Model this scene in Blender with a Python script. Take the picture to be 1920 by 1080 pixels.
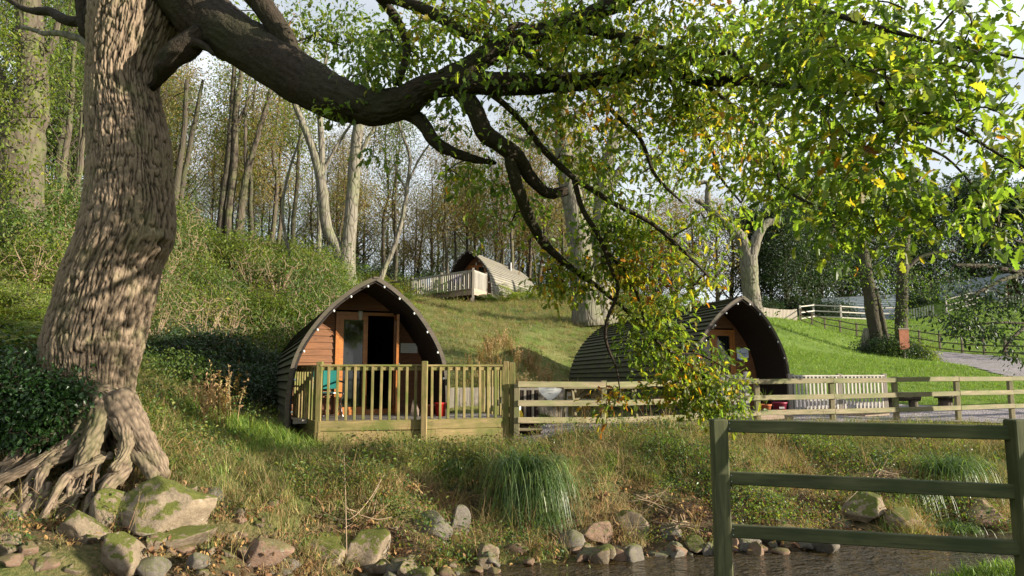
import bpy, math, random
import numpy as np
from mathutils import Vector, Matrix, Quaternion
SC = bpy.context.scene
for o in list(bpy.data.objects): bpy.data.objects.remove(o)
COL = SC.collection
PI = math.pi
# ------------------------------------------------------------------ camera
F = 1280.0                       # focal length in pixels of a 1920 wide frame (24 mm)
CAMZ = 1.5
PITCH = math.atan(150.0 / F)
cd = bpy.data.cameras.new('camera'); cam = bpy.data.objects.new('camera', cd); COL.objects.link(cam)
cd.sensor_width = 36.0; cd.lens = 36.0 * F / 1920.0; cd.clip_start = 0.05; cd.clip_end = 3000
cam.location = (0, 0, CAMZ); cam.rotation_euler = (PI / 2 + PITCH, 0, 0)
SC.camera = cam
# ------------------------------------------------------------------ light
SUN_EL = math.radians(13.0)
SUN_AZ = math.radians(74.0)      # from straight behind the camera (-y) towards +x
sdir = Vector((math.sin(SUN_AZ) * math.cos(SUN_EL), -math.cos(SUN_AZ) * math.cos(SUN_EL), math.sin(SUN_EL)))
sd = bpy.data.lights.new('sun', 'SUN'); sun = bpy.data.objects.new('sun', sd); COL.objects.link(sun)
sd.energy = 5.0; sd.angle = math.radians(0.5); sd.color = (1.0, 0.90, 0.74)
sun.rotation_euler = sdir.to_track_quat('Z', 'Y').to_euler(); sun.location = (20, -5, 20)
w = bpy.data.worlds.new('World'); SC.world = w; w.use_nodes = True
nt = w.node_tree; nt.nodes.clear()
out = nt.nodes.new('ShaderNodeOutputWorld'); bg = nt.nodes.new('ShaderNodeBackground')
sky = nt.nodes.new('ShaderNodeTexSky'); sky.sky_type = 'NISHITA'; sky.sun_disc = False
sky.sun_elevation = SUN_EL; sky.sun_rotation = math.atan2(sdir.x, sdir.y); sky.air_density = 1.0; sky.dust_density = 1.5
# thin pale cloud veil over the sky
tc = nt.nodes.new('ShaderNodeTexCoord'); mp = nt.nodes.new('ShaderNodeMapping'); mp.inputs['Scale'].default_value = (1.3, 1.3, 3.2)
nz = nt.nodes.new('ShaderNodeTexNoise'); nz.inputs['Scale'].default_value = 2.2; nz.inputs['Detail'].default_value = 6
rp = nt.nodes.new('ShaderNodeValToRGB'); rp.color_ramp.elements[0].position = 0.36; rp.color_ramp.elements[1].position = 0.62
rp.color_ramp.elements[0].color = (.45, .45, .45, 1)
rp.color_ramp.elements[1].color = (.85, .85, .85, 1)
mx = nt.nodes.new('ShaderNodeMix'); mx.data_type = 'RGBA'; mx.inputs['B'].default_value = (12.6, 13.4, 14.2, 1)
L = nt.links.new
L(tc.outputs['Generated'], mp.inputs['Vector']); L(mp.outputs['Vector'], nz.inputs['Vector']); L(nz.outputs['Fac'], rp.inputs['Fac'])
L(rp.outputs['Color'], mx.inputs['Factor']); L(sky.outputs['Color'], mx.inputs['A']); L(mx.outputs['Result'], bg.inputs['Color'])
bg.inputs['Strength'].default_value = 0.036
L(bg.outputs['Background'], out.inputs['Surface'])
SC.view_settings.view_transform = 'Standard'; SC.view_settings.look = 'None'
SC.view_settings.exposure = 1.55; SC.view_settings.gamma = 1.0
SC.cycles.max_bounces = 6; SC.cycles.diffuse_bounces = 3; SC.cycles.transmission_bounces = 4; SC.cycles.transparent_max_bounces = 6
SC.cycles.caustics_reflective = False; SC.cycles.caustics_refractive = False
SC.cycles.sample_clamp_indirect = 6
SC.cycles.use_denoising = True
# ------------------------------------------------------------------ pixel -> world, noise
CP, SP = math.cos(PITCH), math.sin(PITCH)
def W(px, py, D):
    rx = (px - 960) / F; uy = (540 - py) / F
    t = D / (CP - uy * SP)
    return (rx * t, D, CAMZ + t * (SP + uy * CP))
def pxm(D): return F / D          # pixels per metre at distance D
def rng(s): return np.random.default_rng(s)
def _h(ix, iy, iz, s):
    n = (ix.astype(np.int64) * 374761393 + iy.astype(np.int64) * 668265263 + iz.astype(np.int64) * 2147483647 + s * 974634777) & 0xffffffff
    n = ((n ^ (n >> 13)) * 1274126177) & 0xffffffff
    n = ((n ^ (n >> 16)) * 2246822519) & 0xffffffff
    return ((n ^ (n >> 15)) & 0xffffff) / float(0xffffff)
def vnoise(P, s=0):
    P = np.asarray(P, float); i = np.floor(P).astype(np.int64); f = P - i; f = f * f * (3 - 2 * f)
    r = 0
    for dx in (0, 1):
        for dy in (0, 1):
            for dz in (0, 1):
                wt = (f[..., 0] if dx else 1 - f[..., 0]) * (f[..., 1] if dy else 1 - f[..., 1]) * (f[..., 2] if dz else 1 - f[..., 2])
                r = r + wt * _h(i[..., 0] + dx, i[..., 1] + dy, i[..., 2] + dz, s)
    return r * 2 - 1
def fbm(P, s=0, o=4):
    P = np.asarray(P, float); r = 0; a = 1; t = 0
    for k in range(o): r = r + a * vnoise(P, s + k); t += a; a *= .5; P = P * 2.03 + 11.3
    return r / t
def voro(U, V, s=0, per=0):
    """F1, F2 and cell hash of a 2D worley pattern, periodic in U when per > 0"""
    iu = np.floor(U).astype(np.int64); iv = np.floor(V).astype(np.int64)
    f1 = np.full(U.shape, 9.); f2 = f1.copy(); z = np.zeros_like(iu); hc = np.zeros(U.shape)
    for du in (-1, 0, 1):
        for dv in (-1, 0, 1):
            cu = iu + du; cv = iv + dv; k = cu % per if per else cu
            qx = cu + .15 + .7 * _h(k, cv, z, s); qy = cv + .1 + .8 * _h(k, cv, z, s + 7)
            d = np.hypot(qx - U, qy - V); nw = d < f1
            hc = np.where(nw, _h(k, cv, z, s + 13), hc)
            f2 = np.where(nw, f1, np.minimum(f2, d)); f1 = np.where(nw, d, f1)
    return f1, f2, hc
# ------------------------------------------------------------------ mesh and object helpers
def mesh(name, V, Fs, mats=(), smooth=False, col=None, midx=None):
    """V (n,3); Fs list of int arrays (m,k); col (n,4) point colours"""
    V = np.asarray(V, np.float32); me = bpy.data.meshes.new(name)
    if isinstance(Fs, list) and isinstance(Fs[0], tuple): Fs = np.array(Fs)
    Fs = [np.asarray(f, np.int32) for f in (Fs if isinstance(Fs, list) else [Fs]) if len(f)]
    me.vertices.add(len(V)); me.vertices.foreach_set('co', V.ravel())
    loops = np.concatenate([f.ravel() for f in Fs]); tot = np.concatenate([np.full(len(f), f.shape[1], np.int32) for f in Fs])
    st = np.concatenate([[0], np.cumsum(tot)[:-1]]).astype(np.int32)
    me.loops.add(len(loops)); me.loops.foreach_set('vertex_index', loops)
    me.polygons.add(len(tot)); me.polygons.foreach_set('loop_start', st)
    try: me.polygons.foreach_set('loop_total', tot)
    except Exception: pass
    me.polygons.foreach_set('use_smooth', np.full(len(tot), bool(smooth)))
    if midx is not None: me.polygons.foreach_set('material_index', np.asarray(midx, np.int32))
    me.update(calc_edges=True)
    if col is not None:
        a = me.attributes.new('Col', 'FLOAT_COLOR', 'POINT'); a.data.foreach_set('color', np.asarray(col, np.float32).ravel())
    for m in mats: me.materials.append(m)
    return me
def thing(name, label, cat, loc=(0, 0, 0), rz=0, group=None):
    o = bpy.data.objects.new(name, None); o.empty_display_size = .2; COL.objects.link(o)
    o.location = loc; o.rotation_euler = (0, 0, rz); o['label'] = label; o['category'] = cat
    if group: o['group'] = group
    return o
def put(name, me, parent=None, loc=(0, 0, 0), rot=None, world=True):
    """link a mesh; with a parent and world=True the mesh is in world coordinates"""
    o = bpy.data.objects.new(name, me); COL.objects.link(o)
    if parent is not None:
        o.parent = parent
        if world:
            q = parent; M = Matrix.Identity(4)
            while q is not None:
                M = Matrix.LocRotScale(q.location, q.rotation_euler, q.scale) @ M; q = q.parent
            Mi = M.inverted() @ Matrix.Translation(loc)
            if rot is not None: Mi = Mi @ rot.to_matrix().to_4x4()
            o.matrix_basis = Mi
            return o
    o.location = loc
    if rot is not None: o.rotation_euler = rot.to_euler() if hasattr(rot, 'to_euler') else rot
    return o
def tag(o, label, cat, group=None):
    o['label'] = label; o['category'] = cat
    if group: o['group'] = group
    return o
def single(name, me, label, cat, group=None, kind=None, loc=(0, 0, 0)):
    o = put(name, me, None, loc); tag(o, label, cat, group)
    if kind: o['kind'] = kind
    return o
def structure(name, me, loc=(0, 0, 0)):
    o = put(name, me, None, loc); o['kind'] = 'structure'; return o
def dup(root, loc, rz=0, label=None, group=None, scale=1.0):
    r = root.copy(); COL.objects.link(r); r.location = loc; r.rotation_euler = (0, 0, rz); r.scale = (scale,) * 3
    if label: r['label'] = label
    if group: r['group'] = group
    for ch in list(root.children):
        c = ch.copy(); COL.objects.link(c); c.parent = r
        for g in list(ch.children):
            d = g.copy(); COL.objects.link(d); d.parent = c
    return r
class MB:
    """collects pieces of geometry into one mesh"""
    def __init__(s): s.V = []; s.F = {}; s.C = []; s.n = 0
    def add(s, V, Fs, c=None):
        V = np.asarray(V, float)
        for f in (Fs if isinstance(Fs, list) else [Fs]):
            f = np.asarray(f, int)
            if len(f): s.F.setdefault(f.shape[1], []).append(f + s.n)
        s.V.append(V); s.n += len(V)
        s.C.append(np.tile(np.asarray(c if c is not None else (.5, .5, .5, 1), float), (len(V), 1)) if c is None or np.ndim(c) == 1 else c)
    def mesh(s, name, mats=(), smooth=False):
        return mesh(name, np.concatenate(s.V), [np.concatenate(f) for f in s.F.values()], mats, smooth, np.concatenate(s.C))
def boxvf(x0, x1, y0, y1, z0, z1):
    V = [(x, y, z) for x in (x0, x1) for y in (y0, y1) for z in (z0, z1)]
    return V, [(0, 1, 3, 2), (4, 6, 7, 5), (0, 4, 5, 1), (2, 3, 7, 6), (0, 2, 6, 4), (1, 5, 7, 3)]
_bc = {}
def barmesh(Lg, wd, ht, mat, ch=None, name='board'):
    key = (round(Lg, 2), round(wd, 3), round(ht, 3), mat.name)
    if key in _bc: return _bc[key]
    c = min(.006, .18 * min(wd, ht)) if ch is None else ch
    a, b = wd / 2, ht / 2
    ring = [(-a + c, -b), (a - c, -b), (a, -b + c), (a, b - c), (a - c, b), (-a + c, b), (-a, b - c), (-a, -b + c)]
    V = []
    for x, k in ((0, .0), (c, 1), (Lg - c, 1), (Lg, 0)):
        for (y, z) in ring:
            s = 1 if k else 1 - c / max(a, b)
            V.append((x, y * (s if not k else 1), z * (s if not k else 1)))
    Q = []
    for j in range(3):
        for i in range(8): Q.append((j * 8 + i, j * 8 + (i + 1) % 8, j * 8 + 8 + (i + 1) % 8, j * 8 + 8 + i))
    me = mesh(name, V, [np.array(Q), np.array([tuple(range(7, -1, -1)), tuple(range(24, 32))])], (mat,))
    _bc[key] = me
    return me
def bar(name, p0, p1, wd, ht, mat, parent=None, up=(0, 0, 1), world=True, ch=None):
    """a board or post from p0 to p1; wd across, ht along `up`"""
    p0 = Vector(p0); p1 = Vector(p1); x = (p1 - p0); Lg = x.length; x.normalize()
    y = Vector(up).cross(x)
    if y.length < 1e-4: y = Vector((0, 1, 0)).cross(x)
    y.normalize(); z = x.cross(y)
    R = Matrix((x, y, z)).transposed()
    me = barmesh(Lg, wd, ht, mat, ch, name)
    if world: return put(name, me, parent, p0, R.to_quaternion())
    o = bpy.data.objects.new(name, me); COL.objects.link(o); o.parent = parent
    o.matrix_basis = Matrix.Translation(p0) @ R.to_4x4(); return o
def crom(P, n):
    """Catmull-Rom resampling; P (k,d)"""
    P = np.asarray(P, float)
    if len(P) < 3: t = np.linspace(0, 1, n)[:, None]; return P[0] * (1 - t) + P[-1] * t
    Q = np.vstack([2 * P[0] - P[1], P, 2 * P[-1] - P[-2]])
    t = np.linspace(0, len(P) - 1 - 1e-6, n); i = t.astype(int); f = (t - i)[:, None]
    a, b, c, d = Q[i], Q[i + 1], Q[i + 2], Q[i + 3]
    return .5 * (2 * b + (c - a) * f + (2 * a - 5 * b + 4 * c - d) * f ** 2 + (3 * b - a - 3 * c + d) * f ** 3)
def frames(P):
    T = np.gradient(P, axis=0); T /= np.linalg.norm(T, axis=1)[:, None] + 1e-9
    N = np.zeros_like(P); a = np.array([0, 1., 0]) if abs(T[0][1]) < .9 else np.array([1., 0, 0])
    v = np.cross(T[0], a); v /= np.linalg.norm(v); N[0] = v
    for i in range(1, len(P)):
        v = N[i - 1] - T[i] * np.dot(N[i - 1], T[i]); N[i] = v / (np.linalg.norm(v) + 1e-9)
    return T, N, np.cross(T, N)
def tube(P, R, ns=6, bump=None, cap=True):
    """P (n,3), R (n,) -> verts, quads"""
    P = np.asarray(P, float); R = np.asarray(R, float); n = len(P); T, N, B = frames(P)
    a = np.arange(ns) / ns * 2 * PI
    dirs = np.cos(a)[None, :, None] * N[:, None] + np.sin(a)[None, :, None] * B[:, None]
    V = P[:, None] + dirs * R[:, None, None]
    if bump is not None: V = V + dirs * bump(V, a)[..., None]
    i = np.arange(n - 1)[:, None]; j = np.arange(ns)[None]; k = (j + 1) % ns
    Q = np.stack(np.broadcast_arrays(i * ns + j, i * ns + k, (i + 1) * ns + k, (i + 1) * ns + j), -1).reshape(-1, 4)
    V = V.reshape(-1, 3); Fs = [Q]
    if cap and ns >= 3:
        V = np.vstack([V, P[0], P[-1]]); c = n * ns
        Tr = [(c, (q + 1) % ns, q) for q in range(ns)] + [(c + 1, (n - 1) * ns + q, (n - 1) * ns + (q + 1) % ns) for q in range(ns)]
        Fs.append(np.array(Tr))
    return V, Fs
def lathe(prof, ns=20, c=(0, 0)):
    """prof [(r,z)..] -> verts, faces"""
    V = []; Q = []
    for r, z in prof:
        for q in range(ns): a = q / ns * 2 * PI; V.append((c[0] + r * math.cos(a), c[1] + r * math.sin(a), z))
    for i in range(len(prof) - 1):
        for q in range(ns): Q.append((i * ns + q, i * ns + (q + 1) % ns, (i + 1) * ns + (q + 1) % ns, (i + 1) * ns + q))
    return V, [np.array(Q)]
def rand_rot(r, n, up=.0):
    """n random rotation matrices"""
    q = r.normal(size=(n, 4)); q /= np.linalg.norm(q, axis=1)[:, None]
    w, x, y, z = q.T
    return np.stack([1 - 2 * (y * y + z * z), 2 * (x * y - w * z), 2 * (x * z + w * y), 2 * (x * y + w * z), 1 - 2 * (x * x + z * z), 2 * (y * z - w * x), 2 * (x * z - w * y), 2 * (y * z + w * x), 1 - 2 * (x * x + y * y)], -1).reshape(-1, 3, 3)
def rot_zt(r, n, tilt):
    """rotations: a random spin about z then a tilt (radians array)"""
    a = r.uniform(0, 2 * PI, n); c, s = np.cos(a), np.sin(a); ct, st = np.cos(tilt), np.sin(tilt); z = np.zeros(n); o = np.ones(n)
    Rx = np.stack([o, z, z, z, ct, -st, z, st, ct], -1).reshape(-1, 3, 3)
    Rz = np.stack([c, -s, z, s, c, z, z, z, o], -1).reshape(-1, 3, 3)
    return Rz @ Rx
def spread(tv, tf, pos, rot, scale, col=None):
    """many copies of a template in one array"""
    tv = np.asarray(tv, float); n = len(pos); m = len(tv)
    V = np.einsum('nij,mj->nmi', rot, tv) * np.asarray(scale).reshape(-1, 1, 1) + pos[:, None]
    off = (np.arange(n) * m)[:, None, None]
    Fs = [(np.asarray(f)[None] + off).reshape(-1, np.asarray(f).shape[1]) for f in tf]
    C = None if col is None else np.repeat(col, m, axis=0)
    return V.reshape(-1, 3), Fs, C
# ------------------------------------------------------------------ materials
class NM:
    def __init__(s, name):
        s.m = bpy.data.materials.new(name); s.m.use_nodes = True; s.t = s.m.node_tree; s.t.nodes.clear()
        s.out = s.t.nodes.new('ShaderNodeOutputMaterial')
    def n(s, kind, **kw):
        nd = s.t.nodes.new('ShaderNode' + kind)
        for k, v in kw.items():
            if k in nd.inputs: nd.inputs[k].default_value = v
            else: setattr(nd, k, v)
        return nd
    def l(s, a, b): s.t.links.new(a, b)
    def val(s, x, sock):
        if hasattr(x, 'is_output'): s.l(x, sock)
        else:
            sock.default_value = (tuple(x) + (1,))[:4] if isinstance(x, (tuple, list)) and len(sock.default_value) == 4 else x
    def mix(s, f, a, b, mode='MIX'):
        nd = s.n('Mix', data_type='RGBA', blend_type=mode); s.val(f, nd.inputs[0]); s.val(a, nd.inputs[6]); s.val(b, nd.inputs[7]); return nd.outputs[2]
    def math(s, op, a, b=0., clamp=False):
        nd = s.n('Math', operation=op, use_clamp=clamp); s.val(a, nd.inputs[0]); s.val(b, nd.inputs[1]); return nd.outputs[0]
    def ramp(s, f, stops):
        nd = s.n('ValToRGB'); e = nd.color_ramp.elements
        while len(e) < len(stops): e.new(.5)
        for k, (p, c) in enumerate(stops): e[k].position = p; e[k].color = (c, c, c, 1) if not isinstance(c, tuple) else (c + (1,))[:4]
        s.l(f, nd.inputs[0]); return nd.outputs[0]
    def coord(s, kind='Object', scale=(1, 1, 1), randomise=True):
        tc = s.n('TexCoord'); mp = s.n('Mapping'); mp.inputs['Scale'].default_value = scale; v = tc.outputs[kind]
        if kind == 'World': pass
        if randomise:
            oi = s.n('ObjectInfo'); ad = s.n('VectorMath', operation='ADD'); mu = s.n('VectorMath', operation='SCALE')
            cx = s.n('CombineXYZ'); s.l(oi.outputs['Random'], cx.inputs[0]); s.l(oi.outputs['Random'], cx.inputs[1]); s.l(oi.outputs['Random'], cx.inputs[2])
            s.l(cx.outputs[0], mu.inputs[0]); mu.inputs['Scale'].default_value = 37.0
            s.l(v, ad.inputs[0]); s.l(mu.outputs[0], ad.inputs[1]); v = ad.outputs[0]
        s.l(v, mp.inputs[0]); return mp.outputs[0]
    def wpos(s, scale=(1, 1, 1)):
        g = s.n('NewGeometry'); mp = s.n('Mapping'); mp.inputs['Scale'].default_value = scale; s.l(g.outputs['Position'], mp.inputs[0]); return mp.outputs[0]
    def noise(s, v, sc, det=4, rough=.55, dist=0.): 
        nd = s.n('TexNoise', Scale=sc, Detail=det, Roughness=rough, Distortion=dist); s.l(v, nd.inputs['Vector']); return nd.outputs['Fac']
    def bump(s, h, st=.5, d=.02, nrm=None):
        nd = s.n('Bump', Strength=st, Distance=d); s.l(h, nd.inputs['Height'])
        if nrm is not None: s.l(nrm, nd.inputs['Normal'])
        return nd.outputs[0]
    def bsdf(s, col, rough=.8, spec=.3, nrm=None, metal=0., **kw):
        b = s.n('BsdfPrincipled'); s.val(col, b.inputs['Base Color']); s.val(rough, b.inputs['Roughness']); s.val(spec, b.inputs['Specular IOR Level']); s.val(metal, b.inputs['Metallic'])
        for k, v in kw.items(): s.val(v, b.inputs[k.replace('_', ' ')])
        if nrm is not None: s.l(nrm, b.inputs['Normal'])
        return b.outputs[0]
    def end(s, sh): s.l(sh, s.out.inputs[0]); return s.m

def m_wood(name, base, dark, algae=(.05, .075, .018), alg=.4, grain=1.0, rough=.8, spec=.25, knots=True):
    k = NM(name); c = k.coord('Object', (1.2 * grain, 16 * grain, 16 * grain)); g = k.noise(c, 3.0, 5, .6, .6)
    c2 = k.coord('Object', (1, 1.6, 1.6)); b = k.noise(c2, 2.3, 4); oi = k.n('ObjectInfo')
    g2 = k.ramp(g, [(.3, 0.), (.7, 1.)])
    col = k.mix(g2, dark, base)
    col = k.mix(k.math('MULTIPLY', oi.outputs['Random'], .5), col, tuple(x * .55 for x in base))
    col = k.mix(k.ramp(b, [(.40 + .35 * (.5 - alg), 0.), (.66 + .3 * (.5 - alg), min(1., alg * 1.6))]), col, algae)
    st = k.noise(k.coord('Object', (.6, 5, 5)), 2.5, 3); col = k.mix(k.ramp(st, [(.52, 0.), (.75, .35)]), col, (.03, .025, .02))
    if knots:
        v = k.n('TexVoronoi', Scale=2.2); k.l(k.coord('Object', (1, 3.2, 3.2)), v.inputs['Vector']); kn = k.ramp(v.outputs['Distance'], [(.03, 1.), (.09, 0.)])
        col = k.mix(k.math('MULTIPLY', kn, .7), col, tuple(x * .3 for x in dark))
    return k.end(k.bsdf(col, rough, spec, k.bump(g, .5, .004)))
def m_plain(name, col, rough=.5, spec=.4, var=.25, metal=0.):
    k = NM(name); c = k.coord('Object'); n1 = k.noise(c, 9, 4); n2 = k.noise(c, 60, 2)
    cc = k.mix(k.ramp(n1, [(.35, 0.), (.7, var)]), col, tuple(x * .45 for x in col[:3]))
    return k.end(k.bsdf(cc, rough, spec, k.bump(n2, .15, .002), metal))
def m_leaf(name, cols, trans=.5, rough=.5, tcol=None, gain=1.0):
    """Col.r = hue pick, Col.g = brightness pick"""
    k = NM(name); a = k.n('Attribute', attribute_name='Col'); sp = k.n('SeparateColor'); k.l(a.outputs['Color'], sp.inputs[0])
    col = k.ramp(sp.outputs[0], [(p, tuple(x * gain for x in c)) for p, c in cols])
    br = k.math('ADD', k.math('MULTIPLY', sp.outputs[1], .8), .6); cb = k.n('CombineXYZ')
    for i in range(3): k.l(br, cb.inputs[i])
    col = k.mix(1., col, cb.outputs[0], 'MULTIPLY')
    b = k.bsdf(col, rough, .35); t = k.n('BsdfTranslucent'); tm = k.mix(1., col, tcol or (1.7, 1.9, .7), 'MULTIPLY'); k.l(tm, t.inputs[0])
    m = k.n('MixShader'); m.inputs[0].default_value = trans; k.l(b, m.inputs[1]); k.l(t.outputs[0], m.inputs[2])
    return k.end(m.outputs[0])
def m_bark(name, ridge, groove, green, sc=(1, 1, .25), bs=9., alg=.3, strength=.9, dist=.03, vw=.7):
    k = NM(name); p = k.coord('Object', sc, True); a = k.noise(p, bs, 6, .65, .8); v = k.n('TexVoronoi', feature='DISTANCE_TO_EDGE', Scale=bs * .8); 
    wv = k.n('VectorMath', operation='ADD'); nn = k.n('TexNoise', Scale=bs * .7); k.l(p, nn.inputs['Vector']); k.l(p, wv.inputs[0]); sc2 = k.n('VectorMath', operation='SCALE'); sc2.inputs['Scale'].default_value = .12; k.l(nn.outputs['Color'], sc2.inputs[0]); k.l(sc2.outputs[0], wv.inputs[1]); k.l(wv.outputs[0], v.inputs['Vector'])
    e = k.ramp(v.outputs['Distance'], [(.0, 0.), (.16, 1.)])
    h = k.math('ADD', k.math('MULTIPLY', e, vw), k.math('MULTIPLY', a, 1.3 - vw))
    col = k.mix(h, groove, ridge); b = k.noise(k.coord('Object', (1, 1, 1)), 1.4, 5)
    col = k.mix(k.ramp(b, [(.45, 0.), (.7, alg)]), col, green)
    return k.end(k.bsdf(col, .9, .15, k.bump(h, strength, dist)))
M = {}
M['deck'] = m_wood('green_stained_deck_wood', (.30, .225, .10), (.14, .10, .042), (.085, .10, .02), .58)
M['rail'] = m_wood('weathered_rail_wood', (.27, .225, .14), (.14, .115, .065), (.12, .135, .05), .5)
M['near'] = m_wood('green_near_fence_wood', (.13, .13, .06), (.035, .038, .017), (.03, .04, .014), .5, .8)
M['grey'] = m_wood('grey_weathered_wood', (.30, .265, .22), (.17, .145, .12), (.20, .19, .13), .3)
M['farwood'] = m_wood('pale_far_wood', (.45, .42, .37), (.30, .28, .245), (.35, .36, .27), .25)
M['darkrail'] = m_wood('dark_paddock_wood', (.16, .13, .09), (.08, .065, .045), (.09, .09, .045), .4)
M['cedar'] = m_wood('orange_cedar_siding', (.23, .10, .042), (.11, .045, .018), (.10, .05, .02), .25, 1., .6, .3)
M['frame'] = m_wood('varnished_door_frame', (.42, .155, .03), (.24, .08, .015), (.2, .07, .02), .15, 1., .4, .5, False)
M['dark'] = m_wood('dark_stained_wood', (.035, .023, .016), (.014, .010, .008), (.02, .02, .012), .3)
M['roof'] = m_wood('mossy_roof_board', (.065, .06, .038), (.026, .024, .016), (.05, .06, .018), .55)
M['roofpale'] = m_wood('pale_roof_board', (.25, .235, .20), (.13, .12, .10), (.20, .19, .12), .35)
M['roofgrey'] = m_wood('blue_grey_roof_board', (.30, .34, .37), (.17, .20, .22), (.17, .2, .17), .3)
M['trim'] = m_wood('weathered_arch_trim', (.11, .09, .07), (.045, .036, .03), (.06, .06, .03), .4)
M['timber'] = m_wood('pinkish_sleeper', (.40, .30, .23), (.24, .17, .13), (.2, .18, .12), .3)
M['white'] = m_plain('white_paint', (.55, .55, .53), .45, .4, .15)
M['bulb'] = m_plain('white_bulb_glass', (.55, .56, .54), .25, .6, .05)
M['black'] = m_plain('black_plastic', (.018, .018, .02), .45)
M['red'] = m_plain('red_plastic', (.50, .02, .015), .35)
M['maroon'] = m_plain('maroon_bucket', (.20, .012, .035), .4)
M['terra'] = m_plain('terracotta', (.42, .13, .055), .85, .2)
M['teal'] = m_plain('teal_fabric', (.01, .12, .105), .8, .2)
M['purple'] = m_plain('purple_fabric', (.10, .06, .24), .8, .2)
M['blue'] = m_plain('blue_fabric', (.10, .22, .42), .8, .2)
M['paleblue'] = m_plain('pale_blue_sign', (.60, .66, .76), .5, .4, .1)
M['steel'] = m_plain('grey_metal', (.42, .42, .42), .35, .5, .3, 1.)
M['brick'] = m_plain('red_brown_board', (.30, .12, .07), .85, .2, .5)
M['yellow'] = m_plain('yellow_plastic', (.62, .42, .02), .5)
M['cloth'] = m_plain('pale_curtain', (.55, .52, .46), .9, .1, .3)
def m_glass():
    k = NM('window_glass'); g = k.n('BsdfPrincipled'); g.inputs['Base Color'].default_value = (.015, .018, .018, 1); g.inputs['Roughness'].default_value = .04; g.inputs['Specular IOR Level'].default_value = .8
    t = k.n('BsdfTransparent'); m = k.n('MixShader'); m.inputs[0].default_value = .65; k.l(t.outputs[0], m.inputs[1]); k.l(g.outputs[0], m.inputs[2]); return k.end(m.outputs[0])
M['glass'] = m_glass()
def m_oak():
    k = NM('oak_bark'); a = k.n('Attribute', attribute_name='Col'); sp = k.n('SeparateColor'); k.l(a.outputs['Color'], sp.inputs[0])
    p = k.wpos((1, 1, .5)); f = k.noise(p, 26, 6, .7, .4); f2 = k.noise(k.wpos(), 3, 4)
    col = k.mix(sp.outputs[0], (.014, .010, .007), (.22, .165, .115))
    col = k.mix(k.ramp(f, [(.35, .55), (.62, 0.)]), col, (.10, .078, .056))
    col = k.mix(k.ramp(f2, [(.5, 0.), (.72, .35)]), col, (.13, .14, .055))
    col = k.mix(k.math('MULTIPLY', sp.outputs[1], .8), col, (.045, .065, .016))
    return k.end(k.bsdf(col, .92, .12, k.bump(f, .7, .012)))
M['oak'] = m_oak()
M['oakbr'] = m_bark('oak_branch_bark', (.040, .031, .022), (.009, .007, .005), (.035, .042, .016), (1, 1, 1), 16, .35, .9, .02, .25)  # bark colour lowered: the crown's shade on the limbs is painted in
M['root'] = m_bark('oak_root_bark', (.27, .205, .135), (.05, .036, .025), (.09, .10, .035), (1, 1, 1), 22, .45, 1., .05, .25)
M['barkpale'] = m_bark('pale_smooth_bark', (.155, .14, .112), (.055, .048, .036), (.14, .16, .07), (1, 1, .3), 7, .5, .8, .03)
M['barkdark'] = m_bark('dark_bark', (.06, .05, .038), (.045, .037, .028), (.06, .08, .025), (1, 1, .3), 9, .5, .8, .02)
M['barkmid'] = m_bark('brown_bark', (.085, .07, .052), (.038, .03, .022), (.10, .12, .04), (1, 1, .3), 7, .5, .8, .02)
M['twig'] = m_plain('twig', (.05, .038, .026), .9, .1)
M['twigpale'] = m_plain('pale_twig', (.27, .20, .13), .9, .1)
M['leaf_oak'] = m_leaf('oak_leaf', [(0., (.045, .09, .018)), (.35, (.10, .155, .026)), (.65, (.18, .20, .03)), (.84, (.34, .24, .022)), (.93, (.32, .13, .016)), (1., (.15, .06, .016))], .62, .45, (1.7, 1.7, .7))
M['leaf_green'] = m_leaf('woodland_leaf', [(0., (.035, .07, .016)), (.5, (.085, .125, .026)), (.85, (.17, .18, .035)), (1., (.22, .15, .03))], .45)
M['leaf_yel'] = m_leaf('yellow_green_leaf', [(0., (.07, .11, .018)), (.5, (.14, .17, .025)), (.85, (.26, .21, .03)), (1., (.26, .13, .03))], .5)
M['leaf_brown'] = m_leaf('autumn_leaf', [(0., (.09, .115, .03)), (.4, (.17, .15, .04)), (.75, (.22, .135, .045)), (1., (.17, .085, .035))], .4, tcol=(1.5, 1.3, .8))
M['leaf_dark'] = m_leaf('dark_leaf', [(0., (.014, .03, .010)), (.7, (.03, .055, .015)), (1., (.06, .08, .02))], .25)
M['leaf_ivy'] = m_leaf('ivy_leaf', [(0., (.015, .04, .010)), (.7, (.03, .07, .015)), (1., (.08, .12, .025))], .25, .35)
M['grass'] = m_leaf('grass_blade', [(0., (.065, .12, .02)), (.5, (.125, .195, .032)), (.85, (.20, .24, .045)), (1., (.28, .25, .09))], .35, .55)
M['rough'] = m_leaf('rough_grass_blade', [(0., (.04, .075, .018)), (.35, (.10, .13, .03)), (.65, (.22, .19, .07)), (1., (.40, .30, .14))], .35, .6, (1.4, 1.4, .8))
M['dry'] = m_leaf('dry_grass_blade', [(0., (.16, .16, .05)), (.4, (.32, .25, .11)), (.8, (.42, .28, .15)), (1., (.34, .19, .11))], .35, .7, (1.3, 1.15, .8))
M['sedge'] = m_leaf('sedge_blade', [(0., (.035, .07, .018)), (.5, (.075, .125, .03)), (.9, (.19, .23, .08)), (1., (.32, .26, .10))], .3, .4)
M['litter'] = m_leaf('fallen_leaf', [(0., (.20, .12, .05)), (.5, (.15, .075, .035)), (.8, (.30, .19, .06)), (1., (.10, .045, .03))], .15, .8, (1.3, 1.1, .8))
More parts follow.
